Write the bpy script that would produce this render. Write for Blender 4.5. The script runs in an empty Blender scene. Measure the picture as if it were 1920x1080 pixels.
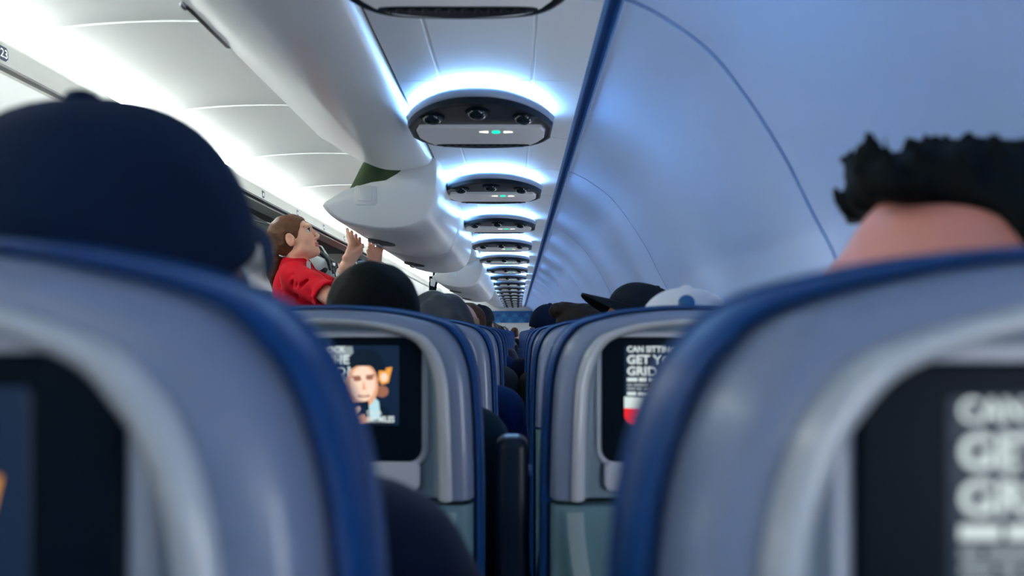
import bpy, bmesh, math, random
import numpy as np
from mathutils import Vector, Matrix
random.seed(7)
rng = np.random.default_rng(7)
PI = math.pi
SC = bpy.context.scene
COL = SC.collection
F_PX, VX, VY, CZ = 1450.0, 970.0, 623.0, 1.13     # focal length in px, vanishing point, eye height


def at(px, py, d):
    """photo pixel + distance ahead of the camera -> point in the cabin"""
    return Vector(((px - VX) * d / F_PX, d, CZ + (VY - py) * d / F_PX))


# ------------------------------------------------------------------ materials
MATS = {}


def mat(name, col, rough=0.5, spec=0.5, metal=0.0, emit=None, strength=0.0, bump=0.0, bscale=200.0, vary=0.0,
        vscale=6.0, coat=0.0, sheen=0.0, sss=0.0, stretch=None):
    if name in MATS:
        return MATS[name]
    m = bpy.data.materials.new(name)
    m.use_nodes = True
    nt = m.node_tree
    b = nt.nodes['Principled BSDF']
    b.inputs['Base Color'].default_value = (*col, 1)
    b.inputs['Roughness'].default_value = rough
    b.inputs['Specular IOR Level'].default_value = spec
    b.inputs['Metallic'].default_value = metal
    b.inputs['Coat Weight'].default_value = coat
    b.inputs['Sheen Weight'].default_value = sheen
    b.inputs['Subsurface Weight'].default_value = sss
    if sss:
        b.inputs['Subsurface Radius'].default_value = (0.012, 0.005, 0.003)
    if emit:
        b.inputs['Emission Color'].default_value = (*emit, 1)
        b.inputs['Emission Strength'].default_value = strength
    if bump or vary:
        tc = nt.nodes.new('ShaderNodeTexCoord')
        src = tc.outputs['Object']
        if stretch:
            mp = nt.nodes.new('ShaderNodeMapping')
            mp.inputs['Scale'].default_value = stretch
            nt.links.new(src, mp.inputs['Vector'])
            src = mp.outputs['Vector']
    if vary:
        n = nt.nodes.new('ShaderNodeTexNoise')
        n.inputs['Scale'].default_value = vscale
        n.inputs['Detail'].default_value = 4
        nt.links.new(src, n.inputs['Vector'])
        r = nt.nodes.new('ShaderNodeMix')
        r.data_type = 'RGBA'
        r.inputs[6].default_value = (*[max(0, c * (1 - vary)) for c in col], 1)
        r.inputs[7].default_value = (*[min(1, c * (1 + vary)) for c in col], 1)
        nt.links.new(n.outputs['Fac'], r.inputs[0])
        nt.links.new(r.outputs[2], b.inputs['Base Color'])
    if bump:
        n2 = nt.nodes.new('ShaderNodeTexNoise')
        n2.inputs['Scale'].default_value = bscale
        n2.inputs['Detail'].default_value = 3
        nt.links.new(src, n2.inputs['Vector'])
        bp = nt.nodes.new('ShaderNodeBump')
        bp.inputs['Strength'].default_value = bump
        bp.inputs['Distance'].default_value = 0.002
        nt.links.new(n2.outputs['Fac'], bp.inputs['Height'])
        nt.links.new(bp.outputs['Normal'], b.inputs['Normal'])
    MATS[name] = m
    return m


M_WHITE = mat('cabin_white_plastic', (.70, .73, .72), .38, .4, vary=.03, vscale=3)
M_BIN = mat('bin_plastic', (.74, .77, .76), .34, .5, vary=.03, vscale=3)
M_CEIL = mat('ceiling_plastic', (.84, .87, .86), .45, .3, vary=.02, vscale=2)
M_CHAN = mat('channel_plastic', (.74, .79, .82), .42, .4, vary=.04, vscale=5)
M_WALL = mat('sidewall_laminate', (.45, .60, .86), .48, .35, bump=.15, bscale=500, vary=.04, vscale=4)
M_GAP = mat('dark_gap', (.012, .02, .03), .7, .2)
M_SLOT = mat('blue_slot', (.05, .21, .52), .5, .3, vary=.1)
M_RAIL = mat('rail_grey', (.45, .46, .45), .4, .4, vary=.03)
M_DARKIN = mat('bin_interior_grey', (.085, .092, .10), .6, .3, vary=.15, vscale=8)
M_CARPET = mat('carpet_blue', (.012, .02, .05), .95, .1, bump=.6, bscale=900, vary=.3, vscale=90)
M_SHELL = mat('seat_rim_lavender', (.17, .215, .325), .36, .5, bump=.05, bscale=900, vary=.03, vscale=8, coat=.15)
M_PANEL = mat('seat_panel_grey', (.15, .22, .28), .42, .4, bump=.05, bscale=900, vary=.03, vscale=8)
M_TRAY = mat('tray_grey', (.125, .235, .28), .36, .5, vary=.03, vscale=8, coat=.15)
M_TRIM = mat('screen_surround_grey', (.50, .53, .60), .35, .5)
M_HIGHLIGHT = mat('shell_highlight_pale', (.47, .505, .54), .25, .5, coat=.3)  # paler than the shell to paint in the highlight on its ridge
M_LEATHER = mat('blue_leather', (.002, .046, .18), .45, .25, bump=.25, bscale=260, vary=.12, vscale=12)
M_BLACK = mat('black_plastic', (.002, .007, .014), .4, .06, vary=.1)
M_ARM = mat('armrest_navy', (.003, .011, .028), .42, .25, bump=.1, bscale=300, vary=.1)
M_METAL = mat('brushed_metal', (.55, .57, .6), .28, .5, metal=1.0, vary=.05)
M_RED = mat('red_uniform', (.62, .004, .018), .65, .12, bump=.2, bscale=500, vary=.12, vscale=14)
M_NAVY = mat('navy_cotton', (.006, .016, .042), .85, .2, bump=.3, bscale=700, vary=.15, vscale=20, sheen=.1)


# ------------------------------------------------------------------ mesh helpers
def link(name, verts, faces, m, parent=None, smooth=True, fmats=None, sharp=None):
    me = bpy.data.meshes.new(name)
    me.from_pydata([tuple(v) for v in verts], [], [tuple(f) for f in faces])
    ms = m if isinstance(m, (list, tuple)) else [m]
    for x in ms:
        me.materials.append(x)
    if fmats is not None:
        me.polygons.foreach_set('material_index', fmats)
    bm = bmesh.new()
    bm.from_mesh(me)
    bmesh.ops.remove_doubles(bm, verts=bm.verts, dist=1e-5)
    bmesh.ops.recalc_face_normals(bm, faces=bm.faces)
    bm.to_mesh(me)
    bm.free()
    me.polygons.foreach_set('use_smooth', [smooth] * len(me.polygons))
    if smooth:
        try:
            me.set_sharp_from_angle(angle=math.radians(sharp or 50))
        except Exception:
            pass
    me.update()
    o = bpy.data.objects.new(name, me)
    COL.objects.link(o)
    if parent:
        o.parent = parent
    return o


class MB:
    """collects verts / faces of one mesh"""

    def __init__(s):
        s.v, s.f, s.m = [], [], []

    def add(s, vs, fs, mi=0):
        n = len(s.v)
        s.v += [tuple(v) for v in vs]
        s.f += [tuple(i + n for i in f) for f in fs]
        s.m += [mi] * len(fs)
        return s

    def grid(s, rows, mi=0, close_u=False, close_v=False):
        R, C = len(rows), len(rows[0])
        vs = [p for r in rows for p in r]
        fs = []
        for i in range(R if close_v else R - 1):
            for j in range(C if close_u else C - 1):
                a, b = i * C + j, i * C + (j + 1) % C
                c, d = ((i + 1) % R) * C + (j + 1) % C, ((i + 1) % R) * C + j
                fs.append((a, b, c, d))
        return s.add(vs, fs, mi)

    def box(s, lo, hi, mi=0):
        x0, y0, z0 = lo
        x1, y1, z1 = hi
        vs = [(x0, y0, z0), (x1, y0, z0), (x1, y1, z0), (x0, y1, z0), (x0, y0, z1), (x1, y0, z1), (x1, y1, z1), (x0, y1, z1)]
        return s.add(vs, [(0, 3, 2, 1), (4, 5, 6, 7), (0, 1, 5, 4), (1, 2, 6, 5), (2, 3, 7, 6), (3, 0, 4, 7)], mi)

    def rbox(s, lo, hi, r, mi=0, n=4):
        """box with every edge rounded"""
        lo, hi = Vector(lo), Vector(hi)
        r = min(r, min((hi - lo)) * .499)
        c0, c1 = lo + Vector((r, r, r)), hi - Vector((r, r, r))
        rows = []
        for i in range(2 * n + 2):
            k = i if i <= n else i - 1
            th = -PI / 2 + PI * k / (2 * n)
            zc = c0.z if i <= n else c1.z
            row = []
            for q in range(4):
                cx = c1.x if q in (0, 3) else c0.x
                cy = c1.y if q in (0, 1) else c0.y
                for j in range(n + 1):
                    ph = PI / 2 * (q + j / n)
                    row.append((cx + r * math.cos(th) * math.cos(ph), cy + r * math.cos(th) * math.sin(ph), zc + r * math.sin(th)))
            rows.append(row)
        n0 = len(s.v)
        s.grid(rows, mi, close_u=True)
        C = len(rows[0])
        s.f.append(tuple(n0 + j for j in range(C))); s.m.append(mi)
        s.f.append(tuple(n0 + (len(rows) - 1) * C + j for j in range(C))); s.m.append(mi)
        return s

    def tube(s, pts, r, n=10, mi=0, cap=True):
        pts = [Vector(p) for p in pts]
        rs = r if isinstance(r, (list, tuple)) else [r] * len(pts)
        rows = []
        for i, p in enumerate(pts):
            t = (pts[min(i + 1, len(pts) - 1)] - pts[max(i - 1, 0)]).normalized()
            u = t.cross(Vector((0, 0, 1)) if abs(t.z) < .9 else Vector((1, 0, 0))).normalized()
            w = t.cross(u)
            rows.append([p + rs[i] * (math.cos(2 * PI * j / n) * u + math.sin(2 * PI * j / n) * w) for j in range(n)])
        n0 = len(s.v)
        s.grid(rows, mi, close_u=True)
        if cap:
            s.f.append(tuple(n0 + j for j in range(n))); s.m.append(mi)
            s.f.append(tuple(n0 + (len(rows) - 1) * n + j for j in range(n))); s.m.append(mi)
        return s

    def ball(s, c, r, n=12, mi=0, z0=-1.0):
        c = Vector(c)
        rr = (r, r, r) if isinstance(r, (int, float)) else r
        rows = []
        for i in range(n + 1):
            th = math.asin(z0) + (PI / 2 - math.asin(z0)) * i / n
            rows.append([c + Vector((rr[0] * math.cos(th) * math.cos(2 * PI * j / (2 * n)), rr[1] * math.cos(th) * math.sin(2 * PI * j / (2 * n)), rr[2] * math.sin(th))) for j in range(2 * n)])
        return s.grid(rows, mi, close_u=True)

    def poly(s, pts, mi=0):
        return s.add(pts, [tuple(range(len(pts)))], mi)

    def build(s, name, m, parent=None, smooth=True, sharp=None):
        return link(name, s.v, s.f, m, parent, smooth, s.m, sharp)


def tag(o, label, cat, group=None, kind=None):
    if label:
        o['label'] = label
    if cat:
        o['category'] = cat
    if group:
        o['group'] = group
    if kind:
        o['kind'] = kind
    return o


def struct(o, label=None):
    o['kind'] = 'structure'
    if label:
        o['label'] = label
    return o


def empty(name, loc):
    o = bpy.data.objects.new(name, None)
    o.empty_display_size = .1
    o.location = loc
    COL.objects.link(o)
    return o


def copy_tree(o, parent=None):
    c = o.copy()
    COL.objects.link(c)
    if parent:
        c.parent = parent
    for ch in list(o.children):
        copy_tree(ch, c)
    return c


def smooth(e0, e1, x):
    t = min(1, max(0, (x - e0) / (e1 - e0)))
    return t * t * (3 - 2 * t)


def catmull(P, n):
    """smooth polyline through 2-D / 3-D points"""
    P = [Vector(p) for p in P]
    Q = [2 * P[0] - P[1]] + P + [2 * P[-1] - P[-2]]
    out = []
    for i in range(len(P) - 1):
        a, b, c, d = Q[i:i + 4]
        for k in range(n):
            t = k / n
            out.append(.5 * ((2 * b) + (c - a) * t + (2 * a - 5 * b + 4 * c - d) * t * t + (3 * b - a - 3 * c + d) * t ** 3))
    out.append(P[-1])
    return out


def rrect(w, h, r, n=6):
    pts = []
    for q, (sx, sz) in enumerate(((1, 1), (-1, 1), (-1, -1), (1, -1))):
        for j in range(n + 1):
            a = PI / 2 * (q + j / n)
            pts.append((sx * (w / 2 - r) + r * math.cos(a), sz * (h / 2 - r) + r * math.sin(a)))
    return pts


def plate(mb, w, h, r, y0, y1, cx=0, cz=0, ch=.002, mi=0):
    """rounded plate in the XZ plane, front face at y1 (towards -y)"""
    a = rrect(w, h, r)
    b = rrect(w - 2 * ch, h - 2 * ch, max(r - ch, .001))
    rows = [[(cx + x, y0, cz + z) for x, z in a], [(cx + x, y1 + ch, cz + z) for x, z in a], [(cx + x, y1, cz + z) for x, z in b]]
    mb.grid(rows, mi, close_u=True)
    mb.poly(rows[-1], mi)
    mb.poly(list(reversed(rows[0])), mi)


def text_mesh(txt, size, align='LEFT', bold=0.0):
    cu = bpy.data.curves.new('t', 'FONT')
    cu.body = txt
    cu.size = size
    cu.align_x = align
    cu.offset = bold
    cu.resolution_u = 3
    o = bpy.data.objects.new('t', cu)
    COL.objects.link(o)
    dg = bpy.context.evaluated_depsgraph_get()
    ev = o.evaluated_get(dg)
    me = ev.to_mesh()
    vs = [tuple(v.co) for v in me.vertices]
    fs = [tuple(p.vertices) for p in me.polygons]
    ev.to_mesh_clear()
    bpy.data.objects.remove(o)
    bpy.data.curves.remove(cu)
    return vs, fs


# ------------------------------------------------------------------ signed-distance bodies (one continuous surface)
class Body:
    def __init__(s, lo, hi, h):
        s.lo = np.array(lo, float)
        s.h = h
        s.n = np.ceil((np.array(hi) - s.lo) / h).astype(int) + 1
        s.F = np.full(s.n, 1.0, np.float32)

    def _sub(s, lo, hi):
        i0 = np.maximum(0, np.floor((np.array(lo) - s.lo) / s.h).astype(int))
        i1 = np.minimum(s.n, np.ceil((np.array(hi) - s.lo) / s.h).astype(int) + 1)
        if (i1 <= i0).any():
            return None, None
        ax = [s.lo[k] + s.h * np.arange(i0[k], i1[k]) for k in range(3)]
        X, Y, Z = np.meshgrid(*ax, indexing='ij')
        return tuple(slice(a, b) for a, b in zip(i0, i1)), np.stack([X, Y, Z], -1)

    def _mix(s, sl, d, k, op):
        a = s.F[sl]
        d = d.astype(np.float32)
        if op == 'cut':
            d = -d
            hh = np.clip(.5 - .5 * (d - a) / max(k, 1e-5), 0, 1)
            s.F[sl] = a * hh + d * (1 - hh) + k * hh * (1 - hh)
            s.F[sl] = np.where(d < a - k, a, s.F[sl])
        else:
            hh = np.clip(.5 + .5 * (a - d) / max(k, 1e-5), 0, 1)
            s.F[sl] = a * (1 - hh) + d * hh - k * hh * (1 - hh)

    def ell(s, c, r, R=None, k=.015, op='add'):
        c = np.array(c, float)
        r = np.array((r, r, r) if isinstance(r, (int, float)) else r, float)
        m = r.max() + 2 * k + 2 * s.h
        sl, P = s._sub(c - m, c + m)
        if sl is None:
            return
        p = P - c
        if R is not None:
            p = p @ R
        k0 = np.linalg.norm(p / r, axis=-1)
        k1 = np.linalg.norm(p / (r * r), axis=-1) + 1e-9
        s._mix(sl, np.where(k0 < 1e-4, -r.min(), k0 * (k0 - 1) / k1), k, op)

    def cone(s, a, b, ra, rb, k=.012, op='add'):
        a, b = np.array(a, float), np.array(b, float)
        m = max(ra, rb) + 2 * k + 2 * s.h
        sl, P = s._sub(np.minimum(a, b) - m, np.maximum(a, b) + m)
        if sl is None:
            return
        ba = b - a
        t = np.clip(((P - a) @ ba) / (ba @ ba), 0, 1)
        s._mix(sl, np.linalg.norm(P - a - t[..., None] * ba, axis=-1) - (ra + (rb - ra) * t), k, op)

    def chain(s, pts, rs, k=.012):
        for i in range(len(pts) - 1):
            s.cone(pts[i], pts[i + 1], rs[i], rs[i + 1], k)

    def noise(s, amp, freq, seed=0):
        r = np.random.default_rng(seed)
        ax = [s.lo[k] + s.h * np.arange(s.n[k]) for k in range(3)]
        X, Y, Z = np.meshgrid(*ax, indexing='ij')
        t = np.zeros_like(X)
        for _ in range(7):
            w = r.normal(size=3)
            w = w / np.linalg.norm(w) * freq * r.uniform(.6, 1.6)
            t += np.sin(X * w[0] + Y * w[1] + Z * w[2] + r.uniform(0, 6.28))
        s.F += (amp * t / 3).astype(np.float32)

    def mesh(s):
        F = s.F
        S = F < 0
        v = [S[i:S.shape[0] - 1 + i, j:S.shape[1] - 1 + j, k:S.shape[2] - 1 + k] for i in (0, 1) for j in (0, 1) for k in (0, 1)]
        anyv, allv = v[0].copy(), v[0].copy()
        for q in v[1:]:
            anyv |= q
            allv &= q
        act = np.argwhere(anyv & ~allv)
        ids = np.full(anyv.shape, -1, np.int32)
        ids[tuple(act.T)] = np.arange(len(act))
        offs = np.array([(i, j, k) for i in (0, 1) for j in (0, 1) for k in (0, 1)])
        val = np.stack([F[tuple((act + o).T)] for o in offs], 1)
        acc, cnt = np.zeros((len(act), 3)), np.zeros(len(act))
        for a in range(8):
            for b in range(a + 1, 8):
                if np.abs(offs[a] - offs[b]).sum() != 1:
                    continue
                va, vb = val[:, a], val[:, b]
                cr = (va < 0) != (vb < 0)
                t = np.where(cr, va / np.where(cr, va - vb, 1), 0)
                acc += np.where(cr[:, None], offs[a] + t[:, None] * (offs[b] - offs[a]), 0)
                cnt += cr
        verts = s.lo + s.h * (act + acc / cnt[:, None])
        faces = []
        for ax in range(3):
            u, w = (ax + 1) % 3, (ax + 2) % 3
            e = np.argwhere(np.take(S, range(0, S.shape[ax] - 1), ax) != np.take(S, range(1, S.shape[ax]), ax))
            e = e[(e[:, u] > 0) & (e[:, w] > 0) & (e[:, u] < ids.shape[u]) & (e[:, w] < ids.shape[w])]
            if not len(e):
                continue
            du, dw = np.zeros(3, int), np.zeros(3, int)
            du[u] = 1
            dw[w] = 1
            q = np.stack([ids[tuple((e - du - dw).T)], ids[tuple((e - dw).T)], ids[tuple(e.T)], ids[tuple((e - du).T)]], 1)
            flip = ~S[tuple(e.T)]
            q[flip] = q[flip][:, ::-1]
            faces.append(q[(q >= 0).all(1)])
        return verts, np.concatenate(faces)

    def build(s, name, m, parent=None, pick=None):
        vs, fs = s.mesh()
        me = bpy.data.meshes.new(name)
        me.vertices.add(len(vs))
        me.vertices.foreach_set('co', vs.astype(np.float32).ravel())
        me.loops.add(4 * len(fs))
        me.loops.foreach_set('vertex_index', fs.astype(np.int32).ravel())
        me.polygons.add(len(fs))
        me.polygons.foreach_set('loop_start', np.arange(0, 4 * len(fs), 4, dtype=np.int32))
        me.polygons.foreach_set('use_smooth', [True] * len(fs))
        for x in (m if isinstance(m, (list, tuple)) else [m]):
            me.materials.append(x)
        if pick:
            me.polygons.foreach_set('material_index', pick(vs[fs].mean(1)).astype(np.int32))
        me.update(calc_edges=True)
        me.validate()
        o = bpy.data.objects.new(name, me)
        COL.objects.link(o)
        if parent:
            o.parent = parent
        return o


def rot(yaw=0, pitch=0, roll=0):
    """face +Y; yaw>0 turns to the person's left (-X), pitch>0 looks up"""
    return np.array(Matrix.Rotation(yaw, 3, 'Z') @ Matrix.Rotation(pitch, 3, 'X') @ Matrix.Rotation(roll, 3, 'Y'))


def head(B, C, R, female=False):
    C = np.array(C, float)
    sc = .945 if female else 1.0
    T = lambda p: C + R @ (np.array(p, float) * sc)
    f = .96 if female else 1.0
    e = lambda p, r, k=.015, op='add': B.ell(T(p), tuple(np.array(r) * sc), R, k, op)
    e((0, -.014, .030), (.075 * f, .094, .087), .02)
    e((0, .026, -.030), (.058 * f, .064, .080), .03)
    e((0, .052, -.078), (.034 * f, .034, .034), .02)
    e((0, .074 - .004 * female, -.098 + .003 * female), (.017, .015, .013), .016)
    for sx in (-1, 1):
        e((sx * .036 * f, .056, -.026), (.024, .022, .022), .02)
        e((sx * .048 * f, .012, -.070), (.020, .034, .024), .02)
        e((sx * .031, .096, .010), (.017, .013, .0105), .010, 'cut')
        e((sx * .031, .071, .008), (.0135, .0135, .0115), .003)
        e((sx * .078 * f, -.006, -.010), (.009, .021, .033), .006)
        e((sx * .084 * f, -.003, -.006), (.007, .010, .016), .004, 'cut')
        e((sx * .0095, .098, -.034), (.0075, .009, .007), .005)
    e((0, .078, .034), (.046, .015, .014), .016)
    B.cone(T((0, .086, .018)), T((0, .110 - .002 * female, -.026 + .002 * female)), .0075, .0105 - .0022 * female, .010)
    e((0, .084, -.055), (.021, .013, .006), .004)
    e((0, .081, -.066), (.018, .013, .007), .004)
    e((0, .095, -.0605), (.022, .008, .0015), .002, 'cut')
    return T


def skin(name, col):
    return mat('skin_' + name, col, .45, .4, bump=.05, bscale=400, vary=.08, vscale=25, sss=.06)


def hairm(name, col, rough=.6):
    return mat('hair_' + name, col, rough, .12, bump=.9, bscale=120, vary=.35, vscale=60, stretch=(1, 1, .25))


SK_PALE = skin('pale', (.62, .30, .22))
SK_TAN = skin('tan', (.46, .22, .15))
SK_DARK = skin('dark', (.10, .045, .028))
LIP = mat('lips', (.50, .13, .12), .4, .5)
EYEW = mat('eye_white', (.75, .73, .70), .2, .5)
EYEI = mat('eye_iris', (.03, .035, .03), .15, .5)

exec_order = []

# ------------------------------------------------------------------ camera
cam = bpy.data.cameras.new('camera')
cam.sensor_width = 36
cam.lens = 36 * F_PX / 1920
cam.shift_x = -(VX - 960) / 1920
cam.shift_y = (VY - 540) / 1920
cam.clip_start = .01
cam.dof.use_dof = True
cam.dof.focus_distance = 3.9
cam.dof.aperture_fstop = 4.2
co = bpy.data.objects.new('camera', cam)
co.location = (0, 0, CZ)
co.rotation_euler = (PI / 2, 0, 0)
COL.objects.link(co)
SC.camera = co

Y0, Y1 = -4.6, 17.6            # ends of the cabin that is built
CX = -1.22                     # centre of the aisle


def P(x, h):
    return (x, CZ + h)


def loft_y(mb, prof, ys, mi=0, grooves=(), gw=.010, gd=.012, normal=None):
    """sweep an (x,z) profile along the cabin with fine grooves at the joints"""
    prof = [Vector(p) for p in prof]
    nrm = []
    for i in range(len(prof)):
        t = prof[min(i + 1, len(prof) - 1)] - prof[max(i - 1, 0)]
        nrm.append(Vector((t.y, -t.x)).normalized())
    st = [(y, 0) for y in ys]
    for g in grooves:
        st += [(g - gw / 2, 0), (g - gw / 2 + .001, 1), (g + gw / 2 - .001, 1), (g + gw / 2, 0)]
    st.sort()
    rows = [[(p.x + n.x * gd * k, y, p.y + n.y * gd * k) for p, n in zip(prof, nrm)] for y, k in st]
    mb.grid(rows, mi)


# ------------------------------------------------------------------ setting
m = MB().box((-3.2, Y0, -.05), (.75, Y1, 0))
struct(m.build('floor', M_CARPET, smooth=False), 'dark blue carpet on the cabin floor')

# sidewall: curved panels from the recess above down to the floor
WP = catmull([P(*p) for p in [(.182, .578), (.2025, .572), (.258, .5425), (.332, .4875), (.396, .409), (.461, .307), (.5075, .215),
                              (.554, .123), (.58, .03), (.60, -.12), (.60, -.45), (.56, -.85), (.50, -1.13)]], 5)
# the joints are wide reveals with a backing behind them, one per panel
wj = [-.1 + 1.44 * k for k in range(-3, 13)]
m = MB()
loft_y(m, WP, [Y0, Y1], 0, wj, .016, -.02)
ow = m.build('wall_right', [M_WALL], sharp=35)
struct(ow, 'curved blue lit sidewall panels beside the window seats')
m = MB()
for g in wj:
    rows = []
    for dy in (-.005, .005):
        rows.append([(p.x + .012, g + dy, p.y + .006) for p in WP])
    m.grid(rows)
struct(m.build('trim_1', M_SLOT), 'dark blue reveals between the sidewall panels')
m = MB()
loft_y(m, [P(-1.95, .70)] + [(2 * CX - p.x, p.y) for p in WP], [Y0, Y1], 0, wj, .013, .02)
struct(m.build('wall_left', M_WHITE), 'sidewall beyond the far row of bins')

# oval windows with daylight behind them, one per row, beside the window seats
M_DAY = mat('window_daylight', (.8, .85, .9), .3, emit=(.94, .97, 1.0), strength=5)
M_WFR = mat('window_frame_white', (.75, .77, .78), .4, .4)
for k in range(-4, 21):
    y = .55 + .80 * k
    t = empty('window_%d' % (k + 5), (.583, y, CZ - .12))
    t['kind'] = 'structure'
    t['label'] = 'cabin window in the right sidewall'
    a, b = rrect(.27, .36, .10), rrect(.22, .31, .085)
    m = MB()
    m.grid([[(.014, u, v) for u, v in a], [(-.004, u * .985, v * .985) for u, v in a], [(-.004, u, v) for u, v in b], [(.006, u, v) for u, v in b]], 0, close_u=True)
    m.build('window_frame', M_WFR, t)
    m = MB().poly([(.004, u, v) for u, v in b])
    m.build('window_pane', M_DAY, t, smooth=False)
    c = copy_tree(t)  # far-wall copies are unseen, added to light undersides and the right wall
    c.name = 'window_%d' % (k + 30)
    c.location.x = 2 * CX - .583
    c.rotation_euler.z = PI
    c['label'] = 'unseen cabin window added for light in the far sidewall'

# aisle ceiling, a shallow vault between the two bin rows
cp = []
for i in range(25):
    t = -1 + 2 * i / 24
    cp.append(P(CX + t * .74, 1.125 - .07 * t * t - .05 * t ** 6))
cj = [-.3 + 1.03 * k for k in range(-4, 18)]
m = MB()
loft_y(m, cp, [Y0, Y1], 0, cj, .006, .006)
for x0, x1, z in ((CX - 1.4, CX - .70, 1.12), (CX + .70, CX + 1.45, 1.12)):
    m.box((x0, Y0, CZ + z), (x1, Y1, CZ + z + .02))
struct(m.build('ceiling', M_CEIL, sharp=30), 'white vaulted aisle ceiling panels')

# service channel above the window seats, with its joints, and the blue recess beside it
m = MB()
cy = [.32 + .96 * k - .62 for k in range(-5, 19)]
chp = [P(-.275, .578), P(-.18, .580), P(-.178, .583), P(-.174, .583), P(-.172, .580), P(.030, .580), P(.032, .583), P(.036, .583), P(.038, .580),
       P(.118, .578), P(.150, .572), P(.151, .60)]
loft_y(m, chp, [Y0, Y1], 0, [.32 + .96 * k + .06 for k in range(-5, 19)] + [.32 + .96 * k + .50 for k in range(-5, 19)], .005, -.004)
struct(m.build('trim_2', M_CHAN, sharp=30), 'pale service channel panels above the window seats')
m = MB()
m.box((.150, Y0, CZ + .600), (.186, Y1, CZ + .612))
m.box((.1815, Y0, CZ + .574), (.186, Y1, CZ + .612))
struct(m.build('trim_3', M_SLOT), 'dark blue recess strip along the top of the sidewall')
m = MB()
m.box((-.290, Y0, CZ + .585), (-.270, Y1, CZ + .60))
struct(m.build('trim_4', M_GAP), 'dark joint between the bins and the service channel')

# fixed rails under the cove lights
for s, nm, lb in ((-1, 'trim_5', 'grey bin rail with row labels across the aisle'), (1, 'trim_6', 'grey bin rail above the near bins')):
    X = CX + s * .50
    m = MB()
    pr = [P(X + s * .30, 1.02), P(X + s * .03, 1.0), P(X + s * .004, .975), P(X, .965), P(X, .898), P(X + s * .006, .892), P(X + s * .03, .888), P(X + s * .03, .876), P(X + s * .16, .876)]
    loft_y(m, pr, [Y0, Y1], 0, [], .004, .003)
    struct(m.build(nm, M_RAIL, sharp=30), lb)

# cove lamps behind the rails
M_COVE = mat('cove_lamp', (1, 1, 1), emit=(.97, 1.0, .97), strength=20)
for s, lb in ((-1, 'long white cove lamp above the bins across the aisle'), (1, 'long white cove lamp above the near bins, hidden by them')):
    X = CX + s * .60
    t = empty('cove_lamp', (X, 0, CZ + 1.02))
    tag(t, lb, 'lamp')
    m = MB()
    m.box((-.03, Y0, 0), (.03, Y1, .012))
    m.build('lamp_base', M_WHITE, t, smooth=False)
    m = MB()
    rows = []
    for i in range(0, 21):
        y = Y0 + (Y1 - Y0) * i / 20
        rows.append([(.014 * math.cos(a), y, .018 + .014 * math.sin(a)) for a in [PI * k / 5 - .2 for k in range(0, 6)]])
    m.grid(rows)
    mm = M_COVE if s < 0 else mat('cove_lamp_dim', (1, 1, 1), emit=(.97, 1.0, .97), strength=20)
    m.build('lamp_tube', mm, t)

# far bulkhead with its band of blue triangles
m = MB().box((-3.2, Y1, 0), (.75, Y1 + .05, CZ + 1.2))
struct(m.build('wall_front', mat('bulkhead_white', (.72, .74, .76), .5, .3, vary=.03), smooth=False), 'white bulkhead at the front of the cabin')
m = MB()
bx0, bx1, bz0, bz1 = -.64, .42, CZ + .215, CZ + .485
m.poly([(bx0, 0, bz0), (.50, 0, bz0), (.50, 0, bz0 + .05), (.40, 0, bz1), (bx0, 0, bz1)], 0)
m.poly([(bx0, -.012, bz0), (.50, -.012, bz0), (.50, -.012, bz0 + .05), (.40, -.012, bz1), (bx0, -.012, bz1)], 0)
m.add([(bx0, 0, bz0), (.5, 0, bz0), (.5, -.012, bz0), (bx0, -.012, bz0), (bx0, 0, bz1), (.4, 0, bz1), (.4, -.012, bz1), (bx0, -.012, bz1)], [(0, 1, 2, 3), (4, 5, 6, 7), (0, 3, 7, 4)], 0)
w = .132
for r in range(2):
    z0, z1 = bz0 + r * .135, bz0 + (r + 1) * .135
    for i in range(8):
        x0 = bx0 + i * w + .002
        top = min(x0 + w, .39 if r else .47)
        if x0 + w / 2 > .38 - .02 * (1 - r):
            break
        m.poly([(x0, -.0135, z0 + .002), (min(x0 + w, .46), -.0135, z0 + .002), (x0 + w / 2, -.0135, z1 - .03)], 1 + (i + r) % 2)
MBLUE = [mat('bulkhead_blue', (.02, .13, .36), .5, .3, vary=.1), mat('bulkhead_blue_dark', (.012, .085, .26), .5, .3), mat('bulkhead_blue_pale', (.05, .21, .47), .5, .3)]
o = m.build('bulkhead_panel', MBLUE, smooth=False)
o.location = (0, Y1, 0)
tag(o, 'blue panel patterned with triangles across the far white bulkhead', 'panel')

# ------------------------------------------------------------------ overhead bins
HIN = mat('bin_inside_pale', (.42, .44, .45), .5, .3)


def wallfill(mb, loop, th, y0, y1, mi=0):
    """a curved sheet of thickness th swept from y0 to y1, ends closed by the sheet's edge"""
    L = [Vector(p) for p in loop]
    inn = []
    for i in range(len(L)):
        t = L[min(i + 1, len(L) - 1)] - L[max(i - 1, 0)]
        inn.append(L[i] + Vector((t.y, -t.x)).normalized() * th)
    ring = L + inn[::-1]
    e = .004
    cen = lambda k: [p for p in ring]
    rows = []
    for y, k in ((y0, 0), (y1, 0)):
        rows.append([(p.x, y, p.y) for p in ring])
    mb.grid(rows, mi, close_u=True)
    n = len(L)
    for y in (y0, y1):
        vs = [(p.x, y, p.y) for p in ring]
        mb.add(vs, [(i, i + 1, 2 * n - 2 - i, 2 * n - 1 - i) for i in range(n - 1)], mi)


def mirror(pts, s):
    return [(x if s > 0 else 2 * CX - x, z) for x, z in pts]


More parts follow.
